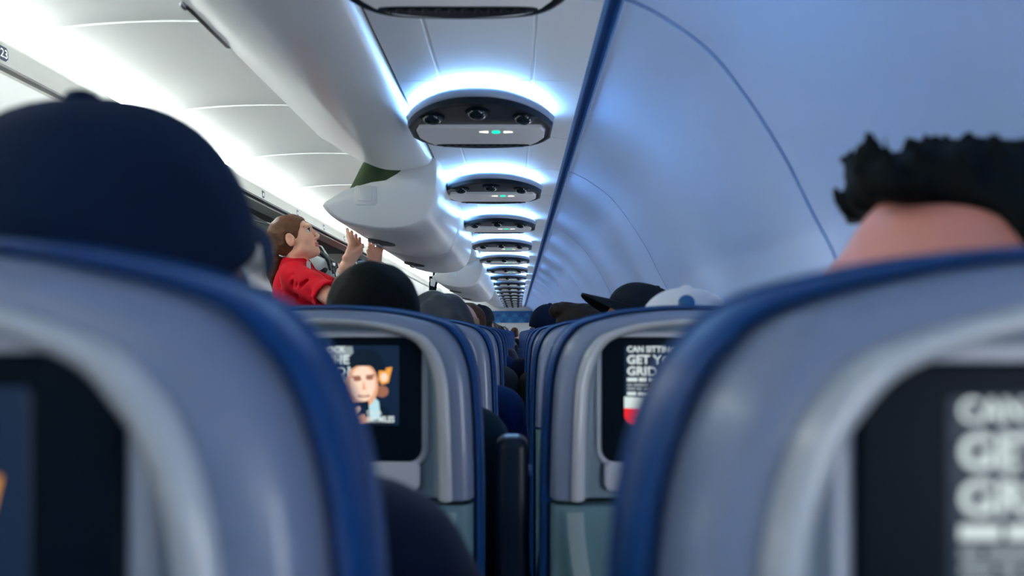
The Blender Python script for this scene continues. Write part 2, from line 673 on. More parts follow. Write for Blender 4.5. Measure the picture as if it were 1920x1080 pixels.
CLOSED = [(-.276, .62), (-.279, .590), (-.292, .563), (-.32, .549), (-.3825, .5385), (-.445, .5425), (-.499, .562), (-.57, .597), (-.6225, .630), (-.652, .646),
          (-.668, .668), (-.680, .72), (-.690, .80), (-.700, .872)]
OPEN = [(-.268, .62), (-.262, .55), (-.266, .47), (-.282, .41), (-.315, .368), (-.37, .346), (-.4625, .342), (-.57, .361), (-.625, .388), (-.652, .412), (-.662, .426)]
LATCH_D = mat('latch_dark', (.02, .022, .025), .35, .5)


def bin_closed(y0, y1, side, label, group, ly=None):
    t = empty('overhead_bin', (CX + side * .80, (y0 + y1) / 2, CZ + .60))
    tag(t, label, 'bin', group)
    L = t.location
    pr = mirror([P(*p) for p in CLOSED], side)
    pr = catmull(pr, 4)
    m = MB()
    yc = (y0 + y1) / 2
    loop = [(p.x - L.x, p.y - L.z) for p in pr]
    back = (CX + side * .93 - L.x, CZ + .876 - L.z)
    ring = loop + [back]
    rows = []
    for y, k in ((y0 + .003, .985), (y0 + .010, 1), (y1 - .010, 1), (y1 - .003, .985)):
        rows.append([(p[0] * k + (1 - k) * .0, y - L.y, p[1] * k + (1 - k) * .15) for p in ring])
    m.grid(rows, 0, close_u=True)
    m.poly(rows[0]); m.poly(rows[-1])
    m.build('bin_door', M_BIN, t, sharp=40)
    # recessed latch on the lower lip
    lx, lz = (CX + side * .569) - L.x, .650 - .60
    ly = 0 if ly is None else ly - L.y
    m = MB()
    m.rbox((lx - .013, ly - .11, lz - .006), (lx + .013, ly + .11, lz + .007), .006)
    la = m.build('latch', LATCH_D, t)
    m = MB().ball((lx - side * .015, ly - .105, lz + .002), (.007, .014, .008))
    m.build('latch_button', M_METAL, la)
    return t


def bin_open(y0, y1, label, group):
    t = empty('overhead_bin', (CX + .80, (y0 + y1) / 2, CZ + .50))
    tag(t, label, 'bin', group)
    L = t.location
    pr = catmull([P(*p) for p in OPEN], 4)
    loop = [(p.x - L.x, p.y - L.z) for p in pr]
    top = [(-.655, .436), (-.5875, .478), (-.49, .505), (-.44, .512), (-.40, .535), (-.32, .60)]
    ring = loop + [(x - L.x, CZ + z - L.z) for x, z in top]
    c = (-.44 - L.x, CZ + .46 - L.z)
    m = MB()
    rows = []
    e0, e1 = y0 + .004, y1 - .004
    for yy, k in ((e0, .90), (e0 + .003, .930), (e0 + .010, .955), (e0 + .022, .975), (e0 + .04, .989), (e0 + .07, .998), (e0 + .10, 1.0),
                  (e1 - .06, 1.0), (e1 - .03, .992), (e1 - .012, .98), (e1 - .003, .96), (e1, .94)):
        rows.append([(c[0] + (p[0] - c[0]) * k, yy - L.y, c[1] + (p[1] - c[1]) * k) for p in ring])
    m.grid(rows, 0, close_u=True)
    m.poly(rows[0]); m.poly(rows[-1])
    pl = m.build('bin_bucket', M_BIN, t, sharp=80)
    y = y0 + .004
    m = MB()
    plate(m, .074, .066, .010, y - L.y + .004, y - L.y - .004, -.507 - L.x, CZ + .457 - L.z, .002)
    m.build('pivot_cover', M_WHITE, pl)
    m = MB()
    plate(m, .052, .046, .006, y - L.y + .002, y - L.y - .007, -.510 - L.x, CZ + .461 - L.z, .002)
    m.build('pivot_cap', M_BIN, pl)
    m = MB()
    rows = []
    for k, dz in ((1, -.004), (1.0, .006), (.8, .008), (0.05, .003)):
        rows.append([(-.530 - L.x + .052 * k * math.cos(a), -.02 + .085 * k * math.sin(a), CZ + .352 - dz - L.z + .13 * (-.052 * k * math.cos(a)) * 1.0) for a in [2 * PI * j / 28 for j in range(28)]])
    m.grid(rows, 0, close_u=True)
    la = m.build('latch', LATCH_D, t)
    m = MB().rbox((-.548 - L.x, -.07, CZ + .334 - L.z), (-.532 - L.x, .03, CZ + .342 - L.z), .003)
    m.build('latch_paddle', M_METAL, la)
    return t


gN = 'bins over the window seats'
bin_closed(Y0, .10, 1, 'closed white overhead bin directly above the camera', gN)
bin_closed(.72 - .62, 2.58, 1, 'large closed white bin at the top of the photo, nearest to the camera', gN, 1.65)
bin_open(2.58, 3.50, 'open white bin bucket with a green bag on top, pushed by the attendant', gN)
bin_open(3.50, 4.50, 'open white bin bucket just beyond the one holding the green bag', gN)
ords = 'first second third fourth fifth sixth seventh eighth ninth tenth eleventh twelfth thirteenth fourteenth fifteenth sixteenth seventeenth eighteenth nineteenth twentieth twenty-first'.split()
y, k = 4.5, 0
while y < 16.8:
    y1 = min(y + 1.45, Y1 - .02)
    if k in (1, 2):
        bin_open(y, y1, 'lowered white bin bucket, %s beyond the two open bins by the attendant' % ords[k], gN)
    else:
        bin_closed(y, y1, 1, 'closed white bin, %s beyond the two open bins by the attendant' % ords[k], gN)
    y += 1.45
    k += 1
gF = 'bins across the aisle'
bin_closed(Y0, -.2, -1, 'closed white bin across the aisle, behind the camera', gF)
bin_closed(-.2, 1.5, -1, 'closed white bin across the aisle, left out of view', gF)
bin_closed(1.5, 4.0, -1, 'closed bin across the aisle with a dark latch, left of the navy cap', gF)


def bin_far_open(y0, y1, label):
    s = -1
    t = empty('overhead_bin', (CX - .70, (y0 + y1) / 2, CZ + .60))
    tag(t, label, 'bin', gF)
    L = t.location
    h = (y1 - y0) / 2
    fx = lambda p: [(2 * CX - x - L.x, CZ + z - L.z) for x, z in p]
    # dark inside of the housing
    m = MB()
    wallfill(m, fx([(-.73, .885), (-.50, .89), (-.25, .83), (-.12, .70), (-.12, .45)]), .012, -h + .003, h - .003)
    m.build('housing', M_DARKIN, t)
    # bucket lowered so that its lip stands clear of the rail
    m = MB()
    bk = catmull([(-.10, .40), (-.30, .395), (-.50, .41), (-.66, .455), (-.76, .52), (-.815, .585), (-.828, .615)], 5)
    wallfill(m, fx([tuple(p) for p in bk]), .014, -h + .006, h - .006)
    m.build('bin_bucket', M_WHITE, t, sharp=40)
    for e in (-h + .004, h - .018):
        m = MB()
        pts = fx([(-.14, .42), (-.50, .42), (-.655, .47), (-.75, .535), (-.79, .60), (-.78, .66), (-.70, .76), (-.58, .83), (-.30, .83), (-.14, .72)])
        rows = [[(p[0], e, p[1]) for p in pts], [(p[0], e + .012, p[1]) for p in pts]]
        m.grid(rows, 0, close_u=True)
        m.poly(rows[0]); m.poly(rows[1])
        dv = m.build('end_plate', mat('divider_grey', (.20, .215, .215), .4, .4, vary=.1), t, smooth=False)
        m = MB()
        q = fx([(-.60, .79), (-.72, .75), (-.775, .665)])
        m.tube([(p[0], e - .008, p[1]) for p in q], .010, 8)
        m.build('hinge_arm', M_METAL, dv)
    m = MB().rbox((-.80 + 2 * 0 + (2 * CX + .80 + .80 - L.x) - .012, -.07, CZ + .555 - L.z), ((2 * CX + .80 - L.x) + .012, .07, CZ + .60 - L.z), .008)
    return t


fars = ['open bin across the aisle just left of the attendant, its inside dark grey', 'open bin across the aisle behind the attendant, holding black straps and a dark bag',
        'open bin across the aisle beyond the attendant with a red suitcase', 'open bin across the aisle, farthest of the open ones']
for i, lb in enumerate(fars):
    bin_far_open(4.0 + 1.4 * i, 5.4 + 1.4 * i, lb)
y, k = 9.6, 0
while y < 16.8:
    bin_closed(y, min(y + 1.6, Y1 - .02), -1, 'closed white bin, %s beyond the open ones across the aisle' % ords[k], gF)
    y += 1.6
    k += 1

# row labels on the rail across the aisle
RX = CX - .50
M_LBL = mat('row_label_navy', (.012, .03, .075), .4, .4)
M_LBW = mat('row_label_white', (.85, .87, .88), .4, .4)
gl = 'row labels on the bin rail'
lp = [(2.58, 'small navy row label reading 23 on the grey bin rail at top left')] + [(5.23 + .82 * (k), 'small dark row label on the white rail, %s right of the navy cap' % ords[k]) for k in range(6)]
for k, (y, lb) in enumerate(lp):
    t = empty('row_label', (RX, y, CZ + .932))
    tag(t, lb, 'label', gl)
    m = MB()
    w, hgt = .040, .046
    pl = [(-.028, hgt / 2), (w / 2, hgt / 2), (w / 2 + .010, hgt / 4), (w / 2 + .010, -hgt / 4), (w / 2 - .002, -hgt / 2), (-.008, -hgt / 2)]
    rows = [[(.0004, p[0], p[1]) for p in pl], [(.0022, p[0], p[1]) for p in pl]]
    m.grid(rows, 0, close_u=True)
    m.poly(rows[1])
    m.build('label_plate', M_LBL, t, smooth=False)
    if k == 0:
        vs, fs = text_mesh('23', .040, 'CENTER', .0006)
        m = MB().add([(.0030, v[0] + .008, v[1] - .013) for v in vs], fs)
        m.build('lettering', M_LBW, t, smooth=False)
        vs, fs = text_mesh('A', .024, 'CENTER', .0)
        m = MB().add([(.0030, v[0] - .060, v[1] - .004) for v in vs], fs)
        m.build('seat_letter', M_LBL, t, smooth=False)
    else:
        m = MB().rbox((.002, -.006, -.010), (.0032, .014, .010), .0005)
        m.build('lettering', M_LBW, t)

# small grille on the aisle ceiling
t = empty('ceiling_grille', (-.80, 3.35, CZ + 1.085))
tag(t, 'small dark rectangular grille in the white aisle ceiling above the green bag', 'grille')
m = MB().rbox((-.085, -.05, -.010), (.055, .05, .004), .004)
g = m.build('grille_frame', M_WHITE, t)
m = MB()
for i in range(5):
    m.box((-.045, -.03 + i * .012, -.0125), (.035, -.021 + i * .012, -.009))
m.build('grille_slats', M_GAP, t, smooth=False)

# ------------------------------------------------------------------ luggage
M_GREEN = mat('green_canvas', (.045, .075, .035), .8, .2, bump=.4, bscale=300, vary=.25, vscale=14)
bm_ = Body((-.64, 2.6, CZ + .38), (-.28, 3.4, CZ + .70), .010)
bm_.ell((-.47, 3.0, CZ + .45), (.10, .30, .055), None, .03)
bm_.cone((-.560, 2.80, CZ + .48), (-.530, 2.80, CZ + .60), .060, .030, .02)
bm_.ell((-.47, 2.95, CZ + .50), (.08, .25, .06), None, .03)
bm_.cone((-.50, 2.84, CZ + .48), (-.455, 2.84, CZ + .60), .060, .045, .02)
bm_.noise(.004, 60, 3)
o = bm_.build('duffel_bag', M_GREEN)
tag(o, 'dark green canvas bag sticking up out of the open bin bucket', 'bag')
m = MB().tube([(-.50, 2.80, CZ + .60), (-.47, 2.88, CZ + .62), (-.45, 3.0, CZ + .60), (-.45, 3.1, CZ + .55)], .012, 8)
m.build('strap', mat('green_strap', (.03, .045, .025), .8, .2), o)

M_BAG = mat('black_nylon', (.010, .012, .018), .55, .4, bump=.4, bscale=200, vary=.2)
b = Body((-2.1, 6.15, CZ + .44), (-1.55, 7.1, CZ + .80), .010)
b.ell((-1.78, 6.6, CZ + .56), (.15, .30, .09), None, .03)
b.ell((-1.70, 6.45, CZ + .62), (.07, .20, .06), None, .03)
b.noise(.005, 40, 5)
o = b.build('backpack', M_BAG)
tag(o, 'black backpack with loose straps in the open bin right behind the attendant', 'bag')
for k in range(4):
    y = 6.42 + .09 * k
    m = MB().tube([(-1.70, y, CZ + .66), (-1.625, y + .02, CZ + .655 - .01 * k), (-1.58, y + .04, CZ + .60), (-1.565, y + .06 + .02 * k, CZ + .52 - .02 * k)], [.022, .020, .018, .014], 8)
    m.build('strap', M_BAG, o)
m = MB().rbox((-1.572, 6.53, CZ + .56), (-1.55, 6.585, CZ + .59), .006)
m.build('buckle', M_METAL, o)
t = empty('suitcase', (-1.74, 7.7, CZ + .50))
tag(t, 'red suitcase lying in the open bin right of the attendant, near her hands', 'suitcase')
m = MB().rbox((-.16, -.48, -.04), (.15, .48, .15), .04)
m.build('shell', mat('red_case', (.55, .012, .02), .45, .5, vary=.1), t)
m = MB().tube([(.15, -.08, .05), (.175, -.06, .05), (.175, .06, .05), (.15, .08, .05)], .008, 8)
m.build('handle', M_BLACK, t)
m = MB().box((-.162, -.482, .052), (.152, .482, .058))
m.build('zip', M_BLACK, t, smooth=False)

# glossy panel hanging beyond the open bins
c = at(813, 531, 6.2)
t = empty('hanging_panel', c)
tag(t, 'small dark framed glossy panel hanging from the bins beyond the attendant', 'panel')
m = MB()
pts = [(-.035, .055), (.042, .055), (.020, -.058), (-.036, -.058)]
rows = [[(x, -.012, z) for x, z in pts], [(x, .012, z) for x, z in pts]]
m.grid(rows, 0, close_u=True); m.poly(rows[0]); m.poly(rows[1])
m.build('panel_frame', M_BLACK, t, smooth=False)
m = MB().poly([(-.024, -.0135, .036), (.024, -.0135, .036), (.008, -.0135, -.030), (-.024, -.0135, -.020)])
m.build('panel_reflection', mat('reflection_pale', (.70, .73, .74), .15, .6), t, smooth=False)  # pale reflection on the dark panel, painted as a lighter polygon
m = MB().tube([(0, 0, .05), (.01, 0, .14)], .008, 8)
m.build('bracket', M_BLACK, t)

# ------------------------------------------------------------------ service units (lamps, signs) above the window seats
M_PSU = mat('unit_rim_grey', (.30, .36, .46), .35, .5)
M_PSUW = mat('unit_panel_white', (.92, .93, .92), .28, .5, vary=.03)
M_GLASS = mat('unit_smoked_panel', (.003, .008, .014), .3, .25)
M_GLOW = mat('unit_light_strip', (1, 1, 1), emit=(.27, .56, 1.0), strength=18)
M_LENS = mat('lamp_lens', (.012, .022, .026), .10, .6)
M_GRN = mat('sign_green', (0, .3, .2), emit=(.0, .60, .32), strength=.8)
M_SGW = mat('sign_white', (.8, .8, .75), emit=(1, .90, .74), strength=.5)

HW, HL = .190, .200           # half width, half length


def dshape(k=0.0, n=24, hw=HW, hl=HL):
    """plan of the unit: convex near edge, rounded far corners (x across, y along the cabin)"""
    hw, hl = hw - k, hl - k
    pts = []
    for i in range(n + 1):                    # near edge, left to right
        t = -1 + 2 * i / n
        pts.append((t * hw, -hl - .040 + .195 * abs(t) ** 2.3 + .02 * abs(t) ** 12))
    ya, yb = -hl + .175, hl - .11
    for i in range(1, 5):
        a = i / 5
        pts.append((hw, ya * (1 - a) + yb * a))
    for i in range(n + 1):
        t = 1 - 2 * i / n
        q = abs(t) ** 7
        pts.append((t * (hw - .004 * (1 - q)), hl - .02 * t * t - .09 * q))
    for i in range(1, 5):
        a = i / 5
        pts.append((-hw, yb * (1 - a) + ya * a))
    return pts


def lofts(mb, rings, mi=0, cap=True):
    mb.grid(rings, mi, close_u=True)
    if cap:
        mb.poly(rings[-1], mi)


def make_unit():
    t = empty('service_unit', (0, 0, 0))
    # z = 0 at the ceiling channel; body hangs below it
    m = MB()
    zb = -.052
    rings = []
    for k, z in ((.020, -.012), (.004, -.022), (0, -.030), (.004, -.040), (.012, -.047), (.018, zb), (.022, zb)):
        rings.append([(x, y, z) for x, y in dshape(k)])
    lofts(m, rings)
    m.poly(rings[0])
    m.build('housing', M_PSU, t, sharp=60)
    m = MB()
    rings = [[(x, y, z) for x, y in dshape(k)] for k, z in ((.012, -.038), (.004, -.043), (.006, zb - .004), (.020, zb - .006), (.026, zb))]
    m.grid(rings, 0, close_u=True)
    m.build('gasket', M_GLASS, t, sharp=60)
    m = MB()
    rings = [[(x, y, z) for x, y in dshape(k)] for k, z in ((.030, .001), (.030, -.013))]
    m.grid(rings, 0, close_u=True)
    m.build('neck', M_PSUW, t)
    # light strip round the neck
    m = MB()
    d = dshape(.012)
    sel = d[:25]
    left = d[-4:]
    arc = [d[-2]] + sel + d[25:28]
    a2 = dshape(.026)
    arc2 = [a2[-2]] + a2[:25] + a2[25:28]
    m.grid([[(x, y, -.004) for x, y in arc], [(x, y, -.013) for x, y in arc], [(x, y, -.013) for x, y in arc2], [(x, y, -.004) for x, y in arc2]], 0, close_v=True)
    m.build('light_strip', M_GLOW, t)
    # smoked front strip with three reading lamps
    ysp = -.043

    def clip(pts, lo, hi):
        out = []
        n = len(pts)
        for i in range(n):
            for f, sgn in ((lo, 1), (hi, -1)):
                pass
        def half(poly, c, sg):
            r = []
            for i in range(len(poly)):
                a, b = poly[i], poly[(i + 1) % len(poly)]
                ia, ib = sg * (a[1] - c) >= 0, sg * (b[1] - c) >= 0
                if ia:
                    r.append(a)
                if ia != ib:
                    u = (c - a[1]) / (b[1] - a[1])
                    r.append((a[0] + u * (b[0] - a[0]), c))
            return r
        return half(half(pts, lo, 1), hi, -1)

    fr = clip(dshape(.022), -9, ysp)
    m = MB()
    rings = [[(x, y, zb + .001) for x, y in fr], [(x, y, zb - .002) for x, y in fr]]
    lofts(m, rings)
    m.build('smoked_panel', M_GLASS, t, smooth=False)
    bk = clip(dshape(.024), ysp + .002, 9)
    c = (0, .07)
    m = MB()
    rings = []
    for k, z in ((1, zb + .001), (1, zb - .007), (.985, zb - .010)):
        rings.append([(c[0] + (x - c[0]) * k, c[1] + (y - c[1]) * k, z) for x, y in bk])
    lofts(m, rings)
    wp = m.build('white_panel', M_PSUW, t, sharp=40)
    m = MB()
    e = [(.128 * math.cos(a) * (1), .150 + .020 * math.sin(a) - .012 * math.cos(a) ** 2) for a in [2 * PI * j / 36 for j in range(36)]]
    rings = [[(x, y, zb - .009) for x, y in e], [(x, y, zb - .0118) for x, y in e]]
    lofts(m, rings)
    for i in range(-5, 6):
        m.rbox((i * .021 - .006, .134, zb - .0135), (i * .021 + .006, .150, zb - .0112), .001)
    m.build('speaker_grille', M_GLASS, wp, smooth=False)
    for i, (x, y) in enumerate(((-.112, -.112), (0, -.155), (.112, -.112))):
        m = MB()
        ringp = []
        for r, z in ((.031, zb - .001), (.031, zb - .005), (.027, zb - .006), (.024, zb - .003)):
            ringp.append([(x + r * math.cos(a), y + r * math.sin(a), z) for a in [2 * PI * j / 24 for j in range(24)]])
        m.grid(ringp, 0, close_u=True)
        lp = m.build('reading_lamp', M_BLACK, t)
        m = MB()
        rr = [[(x + .025 * math.cos(b) * math.cos(a), y + .025 * math.cos(b) * math.sin(a), zb - .004 - .017 * math.sin(b)) for a in [2 * PI * j / 20 for j in range(20)]] for b in [PI / 2 * q / 6 for q in range(7)]]
        m.grid(rr, 0, close_u=True)
        m.build('lens', M_LENS, lp)
    # lit signs
    zs = zb - .0102
    m = MB()
    m.add([(.040 + .011 * math.cos(a), .000 + .013 * math.sin(a), zs - .001) for a in [2 * PI * j / 20 for j in range(20)]], [tuple(range(20))])
    m.build('green_sign', M_GRN, t, smooth=False)
    for sx in (-1, 1):
        cx = .040 + sx * .030
        m = MB()
        m.poly([(cx - sx * .010, -0.008, zs - .001), (cx + sx * .012, -0.004, zs - .001), (cx + sx * .014, 0.002, zs - .001), (cx - sx * .010, 0.009, zs - .001)])
        m.build('white_sign', M_SGW, t, smooth=False)
    return t


unit0 = make_unit()
gu = 'overhead service units in a line above the window seats'
for k in range(-4, 18):
    u = unit0 if k == -4 else copy_tree(unit0)
    u.location = (-.095, (.32 + .94 * k if k != 1 else 1.30) - HL, CZ + .580)
    if k >= 1:
        u['label'] = ('glowing overhead service unit, %s from the camera' % ords[k - 1]) if k > 1 else 'nearest overhead service unit, cut off by the top edge of the photo'
    else:
        u['label'] = 'overhead service unit above the camera' if k == 0 else 'overhead service unit behind the camera, %s back' % ords[-k - 1]
    u['category'] = 'light'
    u['group'] = gu

# ------------------------------------------------------------------ seats
SW = .215                                     # half width of a seat back
SIDE = [(.218, .50), (.218, .70), (.218, .90), (.2165, .97), (.2145, 1.02), (.210, 1.074), (.200, 1.110), (.186, 1.132), (.164, 1.148), (.11, 1.161), (.05, 1.1668), (0, 1.168)]


def side_pts(z0, z1=9, n=5):
    pts = [p for p in catmull(SIDE, n)]
    lo = [p for p in pts if z0 < p.y < z1]
    def xat(z):
        for a, b in zip(pts, pts[1:]):
            if a.y <= z <= b.y and b.y > a.y:
                return a.x + (b.x - a.x) * (z - a.y) / (b.y - a.y)
        return 0
    out = [Vector((xat(z0), z0))] + lo
    if z1 < 1.168:
        out.append(Vector((xat(z1), z1)))
    return out


def seat_loft(mb, layers, pts, kz=.45, bulge=0, closed_front=True):
    """layers: (inset, y). rows follow the outline from the bottom to the apex; left and right halves joined across"""
    rows = []
    for p in pts:
        w = smooth(1.0, 1.155, p.y)
        b = bulge * smooth(1.16, .92, p.y)
        L = []
        for i, y in layers:
            x = p.x * (SW - i) / SW
            z = p.y - i * kz * w
            L.append((x, y - b, z))
        rows.append([(-x, y, z) for x, y, z in L] + L[::-1])
    mb.grid(rows)
    return rows


def seat_loft_rim(mb, layers, pts, kz=.45):
    rows = []
    for p in pts:
        w = smooth(1.0, 1.155, p.y)
        rows.append([(p.x * (SW - i) / SW, y, p.y - i * kz * w) for i, y in layers])
    full = [[(-x, y, z) for x, y, z in r] for r in rows] + rows[::-1][1:]
    mb.grid(full)


WHITE_E = lambda n, c, s: mat(n, (0, 0, 0), .35, .2, emit=c, strength=.42 * s)
AD = [mat('screen_dark', (.002, .004, .01), .3, .2, emit=(.010, .022, .045), strength=.3),
      WHITE_E('screen_white', (.62, .72, .72), 1.0),
      WHITE_E('screen_skin', (.78, .40, .24), 1.0),
      WHITE_E('screen_skin_light', (.95, .68, .52), 1.0),
      WHITE_E('screen_hat', (.004, .012, .025), 1.0),
      WHITE_E('screen_orange', (.85, .36, .06), 1.0),
      WHITE_E('screen_red', (.80, .02, .03), 1.0),
      WHITE_E('screen_grey', (.25, .30, .33), 1.0),
      WHITE_E('screen_navy', (.006, .017, .045), 1.0),
      WHITE_E('screen_skin_shadow', (.32, .13, .08), 1.0),
      WHITE_E('screen_cyan', (.45, .70, .78), 1.0)]


def make_display():
    """the advert shown on every seat-back screen, as flat shapes on the display"""
    mb = MB()
    W, H = .215, .112
    lay = [0]

    def pl(pts, mi):
        lay[0] += 1
        y = -.0015 - .00004 * lay[0]
        mb.poly([(u - W / 2, y, H / 2 - v) for u, v in pts], mi)

    def el(u, v, ru, rv, mi, a0=0, n=24, tilt=0):
        pl([(u + ru * math.cos(t) * math.cos(tilt) - rv * math.sin(t) * math.sin(tilt), v + ru * math.cos(t) * math.sin(tilt) + rv * math.sin(t) * math.cos(tilt)) for t in [2 * PI * j / n for j in range(n)]], mi)

    def tx(s, u, v, w, h, mi=1, bold=.004):
        lay[0] += 1
        y = -.0015 - .00004 * lay[0]
        vs, fs = text_mesh(s, 1.0, 'LEFT', .03)
        x0, x1 = min(p[0] for p in vs), max(p[0] for p in vs)
        z0, z1 = min(p[1] for p in vs), max(p[1] for p in vs)
        mb.add([(u + (p[0] - x0) / (x1 - x0) * w - W / 2, y, H / 2 - v - h + (p[1] - z0) / (z1 - z0) * h) for p in vs], fs, mi)

    plate(mb, W, H, .004, .002, -.0012)
    n0 = len(mb.m)
    mb.m = [0] * n0
    # picture on the right: person in a hat holding a phone
    pl([(.105, .002), (.213, .002), (.213, .110), (.105, .110)], 8)
    pl([(.108, .003), (.150, .003), (.152, .016), (.108, .036)], 7)
    el(.133, .050, .013, .010, 7)
    el(.134, .051, .009, .007, 1)
    el(.146, .068, .014, .012, 9)
    pl([(.186, .034), (.204, .031), (.199, .052), (.190, .055), (.185, .048)], 5)
    el(.193, .045, .005, .006, 3)
    el(.190, .064, .009, .008, 9)
    pl([(.135, .110), (.140, .088), (.152, .078), (.186, .078), (.200, .090), (.204, .110)], 4)
    pl([(.166, .083), (.180, .072), (.186, .078), (.188, .100), (.176, .104)], 10)
    el(.1635, .0555, .0215, .031, 2)
    el(.1645, .0535, .0165, .024, 3)
    el(.157, .0475, .0055, .0028, 9)
    el(.1735, .046, .0055, .0026, 9)
    pl([(.149, .043), (.160, .0425), (.162, .0455), (.150, .0455)], 9)
    pl([(.168, .042), (.180, .0405), (.181, .0435), (.169, .0445)], 9)
    pl([(.165, .048), (.168, .058), (.169, .062), (.163, .062)], 2)
    el(.166, .070, .0085, .0020, 9)
    el(.166, .0692, .0055, .0008, 3)
    pl([(.140, .040), (.143, .020), (.156, .007), (.178, .006), (.190, .018), (.196, .036), (.183, .036), (.174, .0295), (.156, .0295), (.146, .036)], 4)
    pl([(.151, .079), (.172, .077), (.174, .102), (.155, .106)], 4)
    el(.152, .094, .0135, .0050, 3, tilt=-.75)
    el(.158, .102, .012, .0040, 2, tilt=-.55)
    el(.168, .103, .010, .0036, 2, tilt=-.35)
    tx('SKYMILES', .170, .0975, .037, .0085)
    tx('DELTA', .170, .090, .020, .0055)
    # text on the left
    tx('CAN SITTING IN GRIDLOCK', .005, .0025, .136, .0085)
    tx('GET YOU OFF THE', .005, .0145, .141, .0125)
    tx('GRID IN ICELAND?', .005, .0300, .143, .0125)
    x = .005
    for k, w_ in enumerate((.014, .010, .018, .009, .015, .012, .008)):
        pl([(x, .0455), (x + w_, .0455), (x + w_, .0505), (x, .0505)], 1)
        x += w_ + .002
    for r, v in enumerate((.0535, .0585)):
        x = .005
        for k in range(7):
            w_ = .007 + .004 * ((k * 3 + r) % 4)
            pl([(x, v), (x + w_, v), (x + w_, v + .0032), (x, v + .0032)], 7)
            x += w_ + .0018
    x = .005
    for k, w_ in enumerate((.012, .016, .009, .011)):
        pl([(x, .0645), (x + w_, .0645), (x + w_, .0692), (x, .0692)], 1)
        x += w_ + .002
    # sleeve and red mitten at the lower left
    pl([(.001, .0710), (.046, .0730), (.038, .092), (.030, .110), (.001, .092)], 1)
    pl([(.001, .0865), (.036, .0875), (.033, .098), (.024, .1085), (.019, .104), (.014, .110), (.006, .106), (.001, .099)], 6)
    pl([(.010, .094), (.018, .100), (.019, .110), (.0175, .110), (.016, .102)], 9)
    pl([(.036, .0875), (.042, .086), (.033, .108), (.030, .108)], 3)
    return mb


DISPLAY = None


def make_seat():
    global DISPLAY
    t = empty('airline_seat', (0, 0, 0))
    # grey shell of the back, with a raised rim
    lay = [(.006, .020), (.013, -.002), (.0155, -.011), (.020, -.0165), (.028, -.0195), (.037, -.0200), (.041, -.0200), (.055, -.014)]
    m = MB()
    up = side_pts(.9055)
    seat_loft_rim(m, lay, up)
    m.build('back_shell', M_SHELL, t, sharp=70)
    m = MB()
    seat_loft(m, [(.054, -.016), (.0575, -.008), (.061, -.001), (.066, .0005)], up)
    m.build('back_panel', M_PANEL, t, sharp=70)
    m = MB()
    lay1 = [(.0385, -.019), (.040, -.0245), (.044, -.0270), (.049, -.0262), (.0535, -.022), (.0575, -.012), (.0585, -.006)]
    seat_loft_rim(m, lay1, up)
    m.build('shell_highlight', M_HIGHLIGHT, t, sharp=70)  # highlight along the ridge, put in as a paler strip
    # tray table and lower back panel below the seam
    m = MB()
    low = side_pts(.52, .8985, 3)
    lay2 = [(.008, .020), (.014, -.002), (.017, -.013), (.024, -.0185), (.032, -.0195), (.05, -.0200)]
    r = seat_loft(m, lay2, low)
    m.poly([Vector(p) for p in r[0]]); m.poly([Vector(p) for p in r[-1]])
    tr = m.build('tray_table', M_TRAY, t, sharp=60)
    m = MB()
    rows = []
    for k in range(12):
        u = k / 11
        xx, zz = .175 - .085 * u ** 1.6, .895 - .34 * u
        rows.append([(xx - .011, -.0410, zz), (xx - .004, -.0425, zz), (xx + .004, -.0425, zz), (xx + .011, -.0410, zz)])
    m.grid(rows)
    m.grid([[(-x, y, z) for x, y, z in q] for q in rows])
    m.build('tray_reflection', mat('tray_reflection_grey', (.27, .35, .38), .3, .5), tr)  # pale curved streaks that paint a reflection onto the tray
    # blue leather of the back rest, wrapping round the shell
    lay3 = [(.016, .012), (.006, -.001), (.002, .002), (0, .010), (0, .034), (.005, .054), (.014, .074), (.028, .092), (.07, .106), (.13, .110)]
    m = MB()
    r = seat_loft(m, lay3, side_pts(.44 if False else .505), bulge=0)
    m.poly([Vector(p) for p in r[0]])
    bc = m.build('backrest', M_LEATHER, t, sharp=70)
    m = MB()
    pts = []
    for sgn in (-1, 1):
        q = [(sgn * p.x, .036, p.y) for p in side_pts(.52)]
        pts += q if sgn < 0 else q[::-1][1:]
    m.tube(pts, .0028, 6)
    m.build('piping', M_LEATHER, bc)
    # screen
    m = MB()
    plate(m, .290, .186, .026, .006, -.0035, 0, 1.040, .003)
    m.build('screen_surround', M_TRIM, t, sharp=40)
    m = MB()
    plate(m, .272, .170, .020, .004, -.0075, 0, 1.040, .002)
    bz = m.build('screen_bezel', M_BLACK, t, sharp=40)
    if DISPLAY is None:
        DISPLAY = make_display()
    d = DISPLAY.build('display', AD, bz, smooth=False)
    d.location = (0, -.0065, 1.0595)
    # ledge under the screen
    m = MB()
    plate(m, .266, .040, .010, .004, -.0085, 0, .936, .002)
    m.build('ledge', M_TRIM, t, sharp=40)
    m = MB().rbox((-.03, -.046, .880), (.03, -.036, .908), .004)
    m.build('tray_latch', M_BLACK, t)
    # seat cushion and frame
    m = MB().rbox((-.212, .105, .36), (.212, .57, .465), .045)
    m.build('seat_cushion', M_LEATHER, t, sharp=60)
    m = MB().rbox((-.21, .03, .30), (.21, .52, .365), .02)
    m.build('seat_frame', M_BLACK, t)
    for sx in (-.15, .15):
        m = MB()
        m.tube([(sx, .12, .31), (sx, .10, .02)], .016, 8)
        m.tube([(sx, .46, .31), (sx, .50, .02)], .016, 8)
        m.box((sx - .02, .06, 0), (sx + .02, .54, .024))
        m.build('leg', M_METAL, t)
    return t


